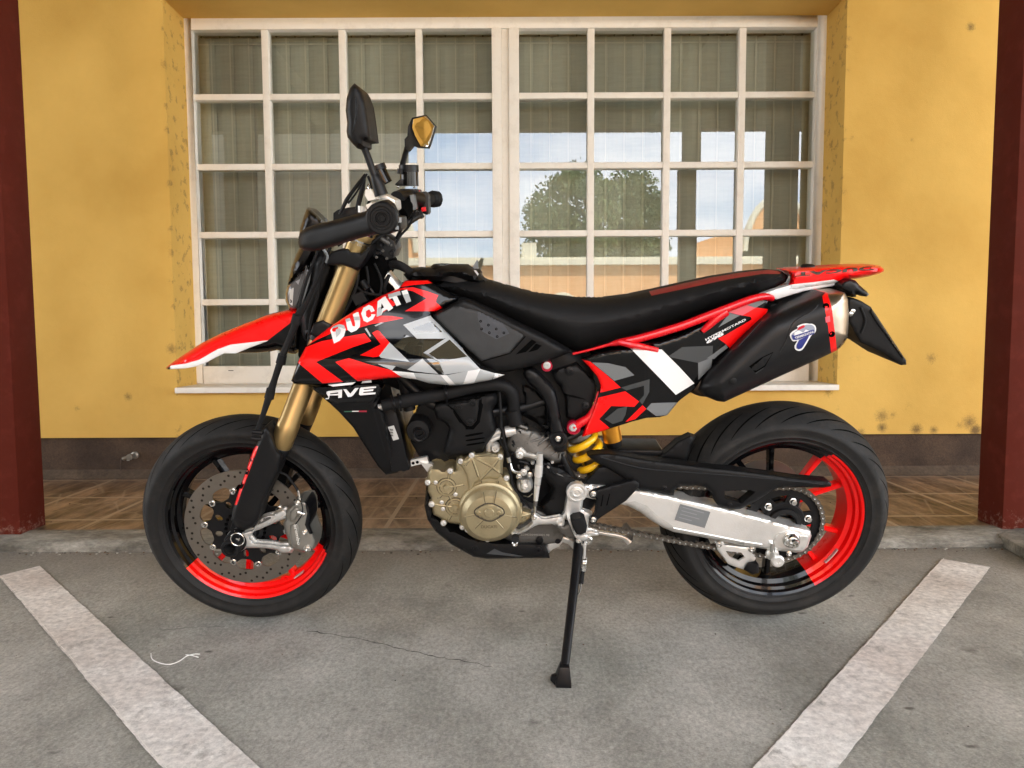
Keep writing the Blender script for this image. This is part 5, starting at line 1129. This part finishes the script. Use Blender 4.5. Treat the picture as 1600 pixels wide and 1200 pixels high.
# mirrors
zm = lambda *p: Zm(420,100,4,p)
mb = MB(); btube(mb, [(567,226,.30),(575,246,.30),(586,277,.30)], .0072, MT, 14, 4); btube(mb, [(585,274,.30),(589,284,.30),(596,305,.30)], [.0092,.0125,.0145], MT, 18, 3); ms = mb.build('mirror_stalk', bar)
mr, s_ = panel('mirror', zm((535,120),(560,140),(580,170),(605,240),(622,350),(638,474),(590,479),(591,512),(552,527),(520,495),(492,460),(485,420),(490,370),(480,290),(486,215),(508,150)), .34, MK, h=.022, edge=9, thick=.09, step=6, parent=bar)
panel('mirror_ridge', zm((540,200),(560,240),(556,330),(530,420),(520,440),(536,330)), lambda x, y: s_(x, y)-.001, MK, h=.004, edge=4, thick=.008, step=5, parent=mr)
lm_ = lambda x, y: -.33 - .0037*(x-655)
zz = zm((895,335),(985,316),(1045,385),(1012,500),(1000,526),(930,522),(905,512),(875,545),(850,533),(848,470),(865,450),(870,390))
o2, s2_ = panel('mirror', zz, lambda x, y: lm_(x, y)-.012, MK, h=.008, edge=4, thick=.025, step=5, parent=bar)
panel('mirror_glass', zm((903,345),(985,325),(1036,388),(1002,500),(992,516),(950,514),(915,450),(897,400)), lambda x, y: lm_(x, y)+.004, MMI, h=.0015, edge=2, thick=.008, step=6, parent=o2)
mb = MB(); btube(mb, [(636,232,-.30),(632,245,-.28),(628,262,-.26)], [.0085,.0075,.0085], MT, 14, 4); mb.build('mirror_stalk', bar)
# reservoirs
mb = MB(); btube(mb, [(590,263,.22),(602,287,.22)], [.0165,.0165], MG, 24); btube(mb, [(588.5,259,.22),(592,267,.22)], [.0185,.0185], MT, 24); mb.build('clutch_reservoir', bar)
mb = MB(); mb.tube([B(639,268,-.24), B(640,291,-.24)], .0255, MG, 28); mb.tube([B(638.5,258,-.24), B(639,269,-.24)], .0275, MT, 28); mb.tube([B(626,264,-.22), B(625,272,-.22)], .009, MT, 12); mb.build('brake_reservoir', bar)
mb = MB(); block(mb, zc((840,480),(880,480),(880,560),(800,560),(770,545)), -.26, -.2, MT); block(mb, zc((750,640),(850,600),(1050,600),(1060,640),(960,670),(760,690)), -.25, -.15, MT); mb.build('brake_lever_mount', bar, bevel=.002)
mb = MB(); btube(mb, [(*zc((800,575))[0],-.2),(*zc((830,580))[0],-.2)], .003, MST, 8); btube(mb, [(*zc((1005,580))[0],-.2),(*zc((1035,580))[0],-.2)], .003, MST, 8); btube(mb, [(*zc((855,678))[0],-.14),(*zc((885,674))[0],-.14)], .003, MST, 8); mb.build('mount_bolt', bar)
mb = MB(); btube(mb, [(620,312,-.10),(640,308,-.16),(655,312,-.2)], .022, MT, 18, 3); btube(mb, [(624,335,-.08),(640,318,-.12)], [.026,.018], MHO, 18); block(mb, zc((960,680),(1010,670),(1040,850),(1000,870)), -.14, -.10, MGM); mb.build('brake_cylinder', bar)
mb = MB(); block(mb, zc((1080,640),(1150,630),(1190,670),(1200,900),(1180,930),(1100,900),(1060,800),(1050,700)), -.26, -.20, MT); sw2 = mb.build('switch_housing', bar, bevel=.004)
mb = MB(); block(mb, zc((1105,835),(1160,825),(1165,880),(1110,885)), -.20, -.185, MRE); mb.build('kill_switch', sw2)
mb = MB(); block(mb, zc((1055,620),(1085,620),(1085,660),(1060,660)), -.20, -.19, MRE); mb.build('start_switch', sw2)
mb = MB(); btube(mb, [(*zc((1120,750))[0],-.19),(*zc((1135,770))[0],-.19)], .003, MST, 8); mb.build('switch_toggle', sw2)
mb = MB(); btube(mb, [(625,352,-.1),(640,344,-.13),(655,336,-.16),(660,340,-.16)], [.014,.012,.010,.006], MT, 12, 3); btube(mb, [(612,352,-.03),(624,340,-.08),(634,330,-.1)], .010, MT, 12, 3)
for k in range(7): btube(mb, [(630+k*4.2,346-k*1.6,-.12),(632+k*4.2,336-k*1.2,-.12)], .004, random.choice([MT,MRB]), 6)
mb.build('throttle_housing', bar)

# ---------------------------------------------------------------- tail, side panel, frame rail
z8 = lambda *p: Zm(1000,380,3.636,p); z9 = lambda *p: Zm(1060,440,10,p); zt_ = lambda *p: Zm(1200,400,7.27,p); zs = lambda *p: Zm(760,540,4,p)
to = [(1190,459.5),(1212,450.5),(1226,445.5),(1233,440),(1234,431),(1229,425),(1215,420.5),(1250,418.5),(1285,416.2),(1311,414.5),(1340,413.5),(1366,413.5),(1376,416),(1381,420),(1381.5,424),(1374,428),(1356,432.5),(1338,436),(1318,438.5),(1317,441.5),(1300,446),(1258,454),(1230,462),(1213,467.5),(1203,464)]
tail, tls = panel('tail_cover', to, .004, MR, h=.075, edge=8, sym=True, step=6, pw=.38, gfx=[([(1188,460),(1236,444.5),(1270,441),(1303,436.8),(1316,441),(1300,447),(1258,454.5),(1230,462.5),(1213,468),(1202,464)], MW)])
panel('tail_stripe', [(1190,459.5),(1212,452),(1236,445),(1270,441.5),(1303,437.3),(1316,441.5),(1300,447),(1258,454.5),(1230,462.5),(1213,468),(1203,464.5)], lambda x, y: .080-.00022*max(0, x-1210), MW, h=.003, edge=2, thick=.02, step=6, parent=tail)
text('tail_lettering', 'DUCATI', (1367,415), (1236,426.5), 5.2, lambda x, y: tls(x, y)+.001, mat('dark_brown_print', (.05,.02,.01), .5), tail, bold=.05, up=(-.8,6.5), sx=1.1)
ut, _ = panel('tail_underside', [(1196,470),(1213,467.5),(1258,454.5),(1316,442),(1328,440),(1334,452),(1330,462),(1291,459),(1281,459),(1235,478),(1192,499),(1186,503),(1190,485)], .0, MK, h=.08, edge=12, sym=True, step=8)
mb = MB(); mb.lathe(B(1262,417,-.01), (0,0,1), [(.018,-.01),(.017,.004),(.012,.007),(0,.008)], MK, 20); mb.build('seat_lock_knob', tail)
o, s_ = panel('turn_signal', zt_((815,330),(850,290),(920,265),(990,275),(1050,340),(1130,410),(1145,440),(1120,462),(1060,455),(1005,425),(1000,465),(950,468),(930,430),(870,400),(820,370)), .09, MT, h=.02, edge=5, thick=.05, step=4, smooth=1)
decal('signal_lens', [(zt_((1125,412),(1150,435),(1125,460)), MGL)], s_, o)
lp, s_ = panel('plate_holder', zt_((915,470),(980,478),(1060,510),(1160,575),(1250,700),(1420,960),(1570,1185),(1570,1235),(1510,1240),(1400,1170),(1280,1090),(1180,1040),(1050,985),(980,870),(912,740),(905,600)), .085, MK, h=.006, edge=4, back=-.085, step=7)
panel('holder_edge', zt_((1130,600),(1165,575),(1250,700),(1420,960),(1570,1185),(1555,1200),(1400,1000),(1230,760)), .0855, MT, h=.010, edge=3, thick=.012, step=6, parent=lp)
mb = MB(); 
for x, y in ((1329,490),(1332,486)): ring(mb, x, y, .09, [(.006,-.004),(.006,.003),(.003,.005),(0,.005)], MST, 12)
btube(mb, [(1345,480,.093),(1352,500,.093),(1346,520,.093)], .003, MRB, 6); mb.build('holder_bolt', lp)
so_ = zs((595,85),(700,45),(850,20),(960,18),(1040,0)) + z8((0,570),(120,560),(240,520),(350,465),(460,395),(560,345),(690,295),(735,330),(725,385),(700,430),(600,510),(520,590),(440,665),(370,745),(340,790),(310,830),(235,885)) + zs((1200,350),(1130,435),(1080,448),(1000,452),(900,478),(770,520),(740,530),(600,570),(640,470),(680,370),(700,310),(715,255),(695,200),(640,130))
sg = [(zs((595,85),(650,100),(760,190),(840,262),(710,295),(715,250),(695,195),(640,130)), MR),
 (zs((700,325),(868,285),(955,350),(925,382),(780,378),(705,460),(770,515),(740,531),(598,571),(640,470),(680,370)), MR),
 (zs((975,372),(1000,395),(930,460),(868,478)), MR),
 (zs((660,105),(760,110),(870,135),(925,185),(800,220),(765,190)), MGM),
 (zs((842,262),(1020,210),(1018,290),(975,368),(955,345),(985,310),(985,250),(875,280)), MGD),
 (zs((1000,395),(1030,360),(1080,358),(1200,355),(1130,436),(1060,440)), MGM), (zs((820,395),(880,380),(870,430),(850,470),(790,490),(740,460)), MGD),
 ([(982,541),(1000,546),(1034,546),(1062,574),(1085,599),(1056,617),(1030,590)], MW),
 (z8((165,640),(240,590),(415,582),(410,650),(330,680),(180,650)), MGD), (z8((330,680),(412,648),(405,705),(332,776)), MGM),
 (z9((1060,345),(1220,280),(1355,320),(1210,410),(1080,370)), MGM), (z9((780,480),(900,420),(1060,345),(1080,370),(1210,410),(1000,530),(940,520)), MPK),
 (z9((625,715),(800,490),(960,530),(830,600)), MGM), (z9((1000,530),(1215,405),(1410,430),(1380,500),(1230,690),(900,1000),(800,1040),(740,975),(620,890),(740,830),(1100,620),(1145,590),(1130,550)), MR),
 (z9((440,1200),(560,1120),(740,985),(775,1030),(620,1150),(560,1210)), MGM)]
lsd = lambda x, y: .148 - .00022*abs(x-1010)
sp_, sps = panel('side_panel', so_, lsd, MG, h=.008, edge=5, thick=.012, gfx=sg, step=6, sharp=50)
o = mirror(sp_)
text('panel_lettering', 'HYPERMOTARD', z9((430,925))[0], z9((1060,605))[0], 3.4, lambda x, y: sps(x, y)+.0006, MW, sp_, bold=.03)
text('panel_number', '698', z9((447,975))[0], z9((715,828))[0], 4.4, lambda x, y: sps(x, y)+.0006, MW, sp_, bold=.05, sx=.95)
mb = MB(); btube(mb, [(895,553,.12),(920,547,.125),(950,539,.13),(966,535,.138),(1000,528.5,.14),(1060,511,.14),(1100,496,.14),(1137,481.5,.138),(1170,469,.13),(1192,463.5,.12),(1206,466,.10)], [.003,.003,.004,.008,.0098,.0102,.0102,.0098,.0095,.009,.008], MRE, 16); rail = mb.build('subframe_rail', bike)
mb = MB(); btube(mb, [(1136,487,.142),(1122,496,.142),(1108,508,.142),(1097,518,.142)], [.010,.010,.009,.006], MRE, 14); mb.build('rail_strut', rail)
mb = MB(); btube(mb, [(966,534,.145),(985,538,.15),(1004,542,.152),(1028,547,.150)], [.007,.009,.008,.006], MRE, 10)
mb.build('rail_gusset', rail)
# lower end of the red frame with its lug
mb = MB(); btube(mb, [(897,667,.118),(908,660,.12),(921,651,.12),(930,633,.12),(936,612,.12)], [.012,.011,.010,.006,.004], MRE, 14); ring(mb, 896, 667.5, .118, [(.0175,-.01),(.018,.006),(.016,.009),(.012,.009),(.011,.006),(0,.006)], MRD, 32); lug = mb.build('frame_lug', rail)
mb = MB(); bolt(mb, 896, 667.5, .124, .009, MWT, .006); mb.build('lug_bolt', lug)
mb = MB(); ring(mb, 854.5, 572, .13, [(.0135,-.01),(.0135,.004),(.012,.006),(.009,.006),(0,.006)], MRD, 28); fb = mb.build('frame_boss', rail); mb = MB(); bolt(mb, 854.5, 571, .137, .0075, MWT, .005); mb.build('boss_bolt', fb)
# ---------------------------------------------------------------- shock absorber
A0, A1 = B(905, 676, .05), B(940, 756, .05); axd = (A1-A0); LL = axd.length; axn = axd.normalized(); e1 = axn.cross(Vector((0, 1, 0))).normalized(); e2 = axn.cross(e1)
mb = MB(); mb.tube([A0, A1], .0205, mat('shock_body', (.26,.21,.12), .35, .8), 24); mb.lathe(A0, axn, [(.018,-.05),(.022,-.02),(.036,-.004),(.0375,.002),(.0375,.010),(.034,.014),(.02,.014)], MCG, 32); sh = mb.build('shock_absorber', bike)
mb = MB(); hp = []
for k in range(4*24+1):
    a = 2*math.pi*k/24; hp.append(A0+axn*(.016+(LL-.030)*k/(4*24))+(e1*math.cos(a)+e2*math.sin(a))*.0375)
mb.tube(hp, .0098, MY, 14); mb.build('coil_spring', sh)
mb = MB(); mb.tube([B(953,664,.06), B(957.5,688,.06)], .0245, MGY, 32); rs_ = mb.build('shock_reservoir', sh)
mb = MB(); mb.tube([B(958,688,.06), B(960.5,697,.06)], [.0235,.021], MT, 28); mb.build('reservoir_cap', rs_)
# ---------------------------------------------------------------- muffler
mo = z8((1020,290),(1040,282),(1070,281),(1110,278),(1150,276),(1165,282),(1182,320),(1186,420),(1182,530),(1160,570),(1140,592),(1112,612),(1000,665),(820,745),(640,828),(480,902),(440,898),(370,870),(330,830),(345,790),(390,730),(450,665),(560,560),(690,440),(740,405),(900,338))
muf, mfs = panel('muffler', mo, .135, MEX, h=.055, edge=36, back=.03, step=5, sharp=75, pw=.6, gfx=[(z8((1066,270),(1190,260),(1200,620),(1100,630),(1118,598),(1100,450),(1090,370),(1066,289)), MTI), (z8((1035,300),(1066,270),(1066,289),(1090,370),(1100,450),(1118,598),(1122,620),(1086,624),(1070,480),(1050,370)), MR), (z8((1052,420),(1078,412),(1082,445),(1056,452)), MPK)])
for x, y in z8((1056,357),(1088,516)):
    mb = MB(); ring(mb, x, y, mfs(x, y)-.001, [(.0075,0),(.0070,.003),(.004,.003),(.0035,.001),(0,.001)], MHO, 18); mb.build('band_bolt', muf)
mb = MB(); ring(mb, *z8((528,783))[0], mfs(*z8((528,783))[0])-.001, [(.009,0),(.0085,.003),(.005,.004),(0,.004)], MK, 18); mb.build('shield_bolt', muf)
decal('muffler_vent', [(z8((758,617),(690,650),(620,700),(655,735),(712,700)), MHO), (z8((700,650),(752,625),(708,695),(660,725),(640,705)), MEX), (z8((655,738),(705,708),(700,714),(660,742)), MGD)], mfs, muf)
mb = MB()
for q in ([(1010,350),(980,385),(900,430),(860,470),(830,550),(790,620)], [(690,445),(640,500),(560,585)]):
    q2 = smooth_outline(z8(*q), 3, False); q2 = dens(q2, 6, False)+[q2[-1]]; btube(mb, [(x, y, mfs(x, y)-.0005) for x, y in q2], .0018, MEX, 6, 1)
mb.build('pressed_ridge', muf)
LGO = smooth_outline(zt_((340,820),(330,800),(380,775),(430,765),(470,770),(500,770),(535,790),(547,830),(535,870),(500,895),(470,940),(430,1010),(390,1065),(350,1078),(310,1060),(302,1020),(330,965),(285,970),(255,930),(250,890),(280,855)), 3)
LG2 = smooth_outline(zt_((350,830),(390,800),(440,780),(500,785),(530,815),(525,860),(480,885),(455,930),(410,1010),(385,1045),(345,1060),(322,1045),(325,1010),(350,960),(330,945),(290,955),(268,925),(270,890),(300,865)), 3)
nv = mat('logo_navy', (.02,.03,.20), .4)
decal('maker_badge', [(LGO, MW), (LG2, mat('logo_grey_blue', (.30,.34,.42), .4)), (zt_((395,935),(470,895),(455,935),(410,1010),(382,1048),(348,1058),(325,1040),(328,1005),(350,960)), nv), (zt_((330,840),(350,808),(400,785),(425,790),(410,812),(360,838)), mat('logo_red', (.55,.01,.03), .4)), (zt_((300,870),(350,845),(400,870),(430,835),(470,850),(500,855),(300,905)), MW), (zt_((270,895),(300,905),(515,835),(530,845),(525,885),(320,955),(285,950)), nv)], mfs, muf)
text('badge_lettering', 'TERMIGNONI', zt_((310,945))[0], zt_((520,872))[0], 3.4, lambda x, y: mfs(x, y)+.0036, MW, muf, bold=.02)
mb = MB(); btube(mb, [(1000,600,.02),(1050,585,.05),(1075,592,.09),(1097,602,.11),(1120,600,.115)], [.024,.024,.026,.028,.030], mat('burnt_pipe', (.10,.07,.05), .35, .9), 24); mb.build('exhaust_pipe', muf)
# far muffler
o = mirror(muf, 'muffler')
# ---------------------------------------------------------------- swingarm and its fittings
sw_o = [(905,757),(925,756),(945,757.5),(970,760),(1000,765.5),(1025,769),(1047,774),(1100,786),(1137,794.5),(1190,808),(1233,820.5),(1258,825.5),(1266,829),(1268,837),(1262,855),(1254,862),(1244,863.5),(1216,860.5),(1190,857),(1163,852.5),(1110,842),(1052,831),(1035,824),(1017,813),(1000,800),(980,790),(955,786),(930,780),(910,775)]
swa, sws = panel('swingarm', sw_o, .112, MAL, h=.014, edge=5, thick=.05, step=7, sharp=50, gfx=[([(975,786),(992,783),(1010,790),(1030,808),(1052,822),(1100,834),(1163,845),(1163,856),(1052,834),(1035,827),(1017,816),(1000,803)], MCS)])
decal('info_label', [([(1062.7,787.5),(1110,800),(1101,825),(1054,812.5)], MGM), *[([(1067-i*2,792+i*5.2),(1067-i*2+(33,24,30,20)[i],792+i*5.2+(33,24,30,20)[i]*.27),(1066.6-i*2+(33,24,30,20)[i],793.2+i*5.2+(33,24,30,20)[i]*.27),(1066.6-i*2,793.2+i*5.2)], mat('label_print', (.27,.28,.29), .4)) for i in range(4)]], sws, swa)
mb = MB(); q = dens([(1000,771),(1047,780),(1137,800),(1205,818)], 8, False); btube(mb, [(x, y, sws(x, y)+.0005) for x, y in q], .0016, MAL, 6, 1)
q = dens([(1052,825),(1110,836),(1163,846.5),(1200,852)], 8, False); btube(mb, [(x, y, sws(x, y)+.0005) for x, y in q], .0016, MAL, 6, 1); mb.build('edge_bead', swa)
mirror(swa)
za = lambda *p: Zm(1080,740,7.27,p)
ap, aps = panel('axle_plate', smooth_outline(za((970,690),(1040,655),(1140,650),(1260,690),(1330,700),(1335,770),(1290,860),(1230,885),(1100,870),(990,850),(940,820),(930,760)), 2), lambda x, y: sws(1190, 835)-.001, MCS, h=.006, edge=3, thick=.01, step=4)
mb = MB(); ring(mb, 1236, 843, aps(1236, 843), [(.0225,-.004),(.0225,.003),(.020,.004),(.0185,.006),(.0185,.014),(.0165,.017),(.0125,.017),(.012,.026),(.010,.029),(.0065,.029),(.006,.005),(0,.005)], MST, 36); mb.build('axle_nut', ap)
mb = MB(); btube(mb, [(1207,848,.13),(1207,862,.13)], [.006,.006], MST, 12); ring(mb, 1207, 866, .11, [(.017,-.006),(.0175,.0),(.015,.004),(.012,.006),(.012,.030),(.0165,.033),(.0165,.040),(.013,.043),(.005,.043),(.004,.041),(0,.041)], MAL, 32); mb.build('stand_bobbin', swa)
mb = MB(); bolt(mb, *za((1110,910))[0], .115, .006, MST, .006); mb.build('adjuster_bolt', swa)
fin, _ = panel('chain_fin', za((270,765),(365,770),(380,805),(640,835),(660,820),(745,815),(722,880),(692,905),(735,960),(715,1000),(655,1010),(598,1090),(500,1060),(420,1030),(300,870)), .095, MAL, h=.004, edge=2.5, thick=.006, step=4, holes=[za((390,878),(570,898),(610,950),(540,990),(440,950))])
for q in ((315,805),(685,860)):
    mb = MB(); bolt(mb, *za(q)[0], .10, .007, MST, .005); mb.build('fin_bolt', fin)
panel('chain_guide', za((640,1015),(740,1000),(765,1030),(770,1130),(700,1150),(600,1092)), .10, MK, h=.008, edge=3, thick=.04, step=5)
# chain guard
z7 = lambda *p: Zm(1000,620,3.43,p)
cg_o = [(918,712),(925,709),(950,707.5),(975,711)] + z7((0,330),(150,350),(350,375),(520,392),(700,415),(850,437),(1010,450),(1027,465),(1022,480),(980,487),(850,485),(740,487),(700,510),(620,560),(540,600),(490,605),(420,585),(400,560),(385,520),(350,485),(300,475),(220,478),(185,500),(180,530),(60,510),(0,498)) + [(985,755),(960,738),(930,722)]
cg, cgs = panel('chain_guard', cg_o, .118, MK, h=.012, edge=6, thick=.03, step=6, holes=[z7((455,505),(590,500),(620,510),(545,572),(455,545))])
for q in ((130,490),(480,580)):
    mb = MB(); bolt(mb, *z7(q)[0], .13, .006, MT, .004); mb.build('guard_bolt', cg)
mb = MB(); q = smooth_outline([(940,715)]+z7((0,382),(250,405),(520,425),(800,450),(980,470)), 3, False); btube(mb, [(x, y, cgs(x, y)+.0005) for x, y in q], .0022, MK, 6, 1); mb.build('guard_ridge', cg)
hg, _ = panel('rear_hugger', z7((95,325),(150,285),(200,240),(270,205),(300,215),(275,260),(250,350)), .06, MK, h=.01, edge=5, back=.035, step=6)
mb = MB(); block(mb, [(935,703),(1035,704),(1042,713),(935,716)], -.05, .05, MT); mb.build('linkage_cover', bike, bevel=.004)
# heel guard, hanger, peg
bp_, _ = panel('pivot_cover', zs((600,865),(700,755),(760,750),(880,790),(945,835),(960,865),(860,890),(700,890)), .105, MK, h=.012, edge=5, thick=.04, step=6)
hgd, _ = panel('heel_guard', Zm(780,740,7.27,[(1040,215),(1100,185),(1300,130),(1540,65),(1590,110),(1590,150),(1440,310),(1180,480),(1080,550),(1040,540),(1090,440),(1110,300)]), .14, MK, h=.005, edge=3, thick=.012, step=5)
for k in range(2):
    q = Zm(780,740,7.27,[(1175+k*75,240-k*10),(1185+k*75,238-k*10),(1165+k*65,370-k*10),(1150+k*65,372-k*10)]); decal('guard_slot', [(q, MHO)], .1452, hgd)
hang, hs = panel('peg_hanger', Zm(780,740,7.27,[(770,240),(772,180),(810,125),(880,105),(940,120),(980,150),(1060,175),(1100,200),(1100,290),(1060,290),(985,270),(955,300),(940,400),(1000,430),(1060,460),(1020,530),(1000,640),(1060,650),(1135,680),(1130,705),(1040,710),(940,720),(860,715),(860,690),(900,640),(860,560),(770,530),(700,490),(735,440),(750,340)]), .125, MAL, h=.012, edge=3.5, thick=.02, step=4)
mb = MB(); ring(mb, 901, 769, .136, [(.0265,-.01),(.027,.003),(.0255,.006),(.021,.0065),(.0195,.003),(.0155,.003),(.0145,.007),(.009,.008),(.0075,.004),(.004,.004),(.003,.006),(0,.006)], MAL, 40); mb.build('pivot_bolt', hang)
for q in ((1068,232),(1068,525)):
    mb = MB(); x, y = Zm(780,740,7.27,[q])[0]; ring(mb, x, y, .145, [(.0105,-.006),(.0105,.002),(.008,.004)], MT, 20); bolt(mb, x, y, .148, .0062, MST, .005); mb.build('guard_bolt', hgd)
pg, _ = panel('foot_peg', Zm(780,740,7.27,[(815,545),(850,515),(930,500),(980,530),(1000,600),(985,670),(930,695),(880,690),(840,620)]), .195, MRB, h=.006, edge=3, thick=.035, step=4)
panel('peg_frame', Zm(780,740,7.27,[(780,530),(820,530),(870,700),(1000,690),(1005,740),(960,765),(890,745),(860,720)]), .175, MCS, h=.004, edge=2, thick=.045, step=4, parent=pg)
panel('peg_spring_plate', Zm(780,740,7.27,[(640,590),(740,600),(800,560),(860,690),(870,740),(800,735),(700,670)]), .15, MCG, h=.005, edge=3, thick=.02, step=4, parent=pg)
low, _ = panel('lower_bracket', Zm(780,740,7.27,[(520,830),(600,760),(690,690),(760,720),(850,740),(900,790),(880,885),(830,850),(780,800),(720,780),(680,830),(610,860),(560,905)]), .09, MAL, h=.006, edge=3, thick=.03, step=4)
mb = MB(); bolt(mb, *Zm(780,740,7.27,[(665,762)])[0], .098, .007, MT, .003); mb.build('bracket_bolt', low)
mb = MB(); btube(mb, [(915,828,-.09),(945,833,-.10),(972,838,-.10),(984,846,-.10)], [.007,.007,.008,.012], MAL, 12, 4); btube(mb, [(976,820,-.1),(984,830,-.1),(984,845,-.1)], .009, MCG, 12); mb.build('brake_pedal', bike)
# ---------------------------------------------------------------- side stand, foot on the ground
LW = lambda p: BI @ Vector(p)
gf = Gp(880, 1070, 0)
top = B(905, 848, .115); bot = LW(gf+Vector((.004, .006, .042)))
mb = MB(); mb.tube([top, top.lerp(bot, .25), top.lerp(bot, .97), bot], [.0145,.0118,.0105,.0105], MT, 20); mb.tube([B(898,846,.10), B(911,846,.10)], .017, MT, 16); st = mb.build('side_stand', bike)
mb = MB(); a = gf
KF = .68
b4 = [a+Vector(q)*KF for q in ((-.026,-.022,0),(.026,-.026,0),(.022,.026,0),(-.030,.026,0))]; b5 = [p+Vector((0,0,.012)) for p in b4]; t4 = [a+Vector(q) for q in ((-.010,-.011,.046),(.014,-.012,.046),(.015,.015,.05),(-.006,.015,.05))]
vs = [LW(p) for p in b4+b5+t4]; mb.add(vs, [(3,2,1,0),(8,9,10,11)]+[(i,(i+1)%4,4+(i+1)%4,4+i) for i in range(4)]+[(4+i,4+(i+1)%4,8+(i+1)%4,8+i) for i in range(4)], MT)
q4 = [a+Vector(q)*KF for q in ((-.045,-.005,.018),(-.026,-.012,.0),(-.026,.016,.0),(-.045,.012,.018),(-.040,-.005,.032),(-.015,-.012,.04),(-.015,.016,.04),(-.040,.012,.032))]; mb.add([LW(p) for p in q4], [(3,2,1,0),(4,5,6,7),(0,1,5,4),(1,2,6,5),(2,3,7,6),(3,0,4,7)], MT)
mb.build('stand_foot', st, bevel=.002)
mb = MB(); hp = []; c0, c1 = B(912,872,.135), B(910.5,890,.155)
for k in range(6*14+1):
    t = k/(6*14); a = 2*math.pi*k/14; hp.append(c0.lerp(c1, t)+Vector((math.cos(a), math.sin(a)*.9, .1*math.sin(a)))*.0088)
mb.tube(hp, .0020, MST, 8); mb.tube([B(909,845,.13), B(909,858,.135), B(907,868,.14), B(910,872,.14)], .0016, MST, 6); mb.tube([B(913,850,.13), c0], .0055, MCS, 8); mb.tube([c1, B(908,912,.185)], .0058, MRB, 10); mb.tube([B(908,912,.185), B(906,925,.195), B(902,930,.20)], .002, MST, 6)
mb.build('stand_spring', st)
mb = MB(); ring(mb, 918, 843, .12, [(.013,-.01),(.013,.006),(.010,.009),(.006,.009),(.005,.006),(0,.006)], MST, 24); mb.build('stand_pivot', st)
mb = MB(); bolt(mb, 904, 845, .135, .006, MST, .005); mb.build('stand_bolt', st)
# ---------------------------------------------------------------- loose things on the ground
mb = MB(); P = [Gp(x, y, .003) for x, y in ((236,1021),(238,1030),(250,1036),(265,1038),(280,1033),(292,1025),(304,1022),(312,1022))]; MWI = mat('white_wire', (.85, .85, .82), .4); mb.tube(P, .0012, MWI, 6, smooth=6); P = [Gp(x, y, .004) for x, y in ((290,1023),(300,1024),(310,1027))]; mb.tube(P, .0012, MWI, 6)
tag(mb.build('wire_scrap'), 'thin curved white wire lying on the concrete in front of the front wheel', 'wire')
mb = MB(); rng = random.Random(11)
def pebble(x, y, z, r_, m):
    vs = []; 
    for j in (-1, 1):
        for i in range(5):
            a = 2*math.pi*i/5+rng.random(); vs.append((x+math.cos(a)*r_*rng.uniform(.6,1), y+math.sin(a)*r_*rng.uniform(.6,1), z+(r_*.5 if j > 0 else 0)))
    mb.add(vs, [(4,3,2,1,0),(5,6,7,8,9)]+[(i,(i+1)%5,5+(i+1)%5,5+i) for i in range(5)], m)
cols_ = [mat('grit_light', (.45,.43,.38), .9), mat('grit_dark', (.07,.06,.05), .9), mat('leaf_bits', (.14,.07,.03), .9)]
for k in range(420):
    x = rng.uniform(-3.2, 3.2); pebble(x, CURB-abs(rng.gauss(0, .022))-.004, 0, rng.uniform(.0015,.0055), rng.choice(cols_))
for k in range(160): pebble(rng.uniform(-2.2,2.2), rng.uniform(1.0,2.5), 0, rng.uniform(.0008,.0025), rng.choice(cols_))
for k in range(50): pebble(rng.uniform(-2.1,2.1), rng.uniform(2.8,3.7), PZ, rng.uniform(.001,.004), rng.choice(cols_[:2]))
tag(mb.build('grit', smooth=False), kind='stuff')
# hairline cracks in the slab
mb = MB()
for pts, w0 in (([(480,985),(560,998),(620,1012),(680,1026),(730,1034),(768,1043)],.0016),([(250,985),(300,980),(352,979)],.001)):
    P = [Gp(x, y, .0008) for x, y in pts]; P, _r = crv(P, [1]*len(P), 12); vs = []
    for i, p in enumerate(P):
        p = p+Vector((noise.noise(p*40)*.006, noise.noise(p*55+Vector((9,0,0)))*.008, 0)); w_ = w0*(.4+abs(noise.noise(p*90))*2); vs += [(p.x, p.y-w_, .0008), (p.x, p.y+w_, .0008)]
    mb.add(vs, [(2*i, 2*i+2, 2*i+3, 2*i+1) for i in range(len(P)-1)], mat('crack_dark', (.05,.045,.04), .9))
tag(mb.build('ground_crack', smooth=False), kind='structure')
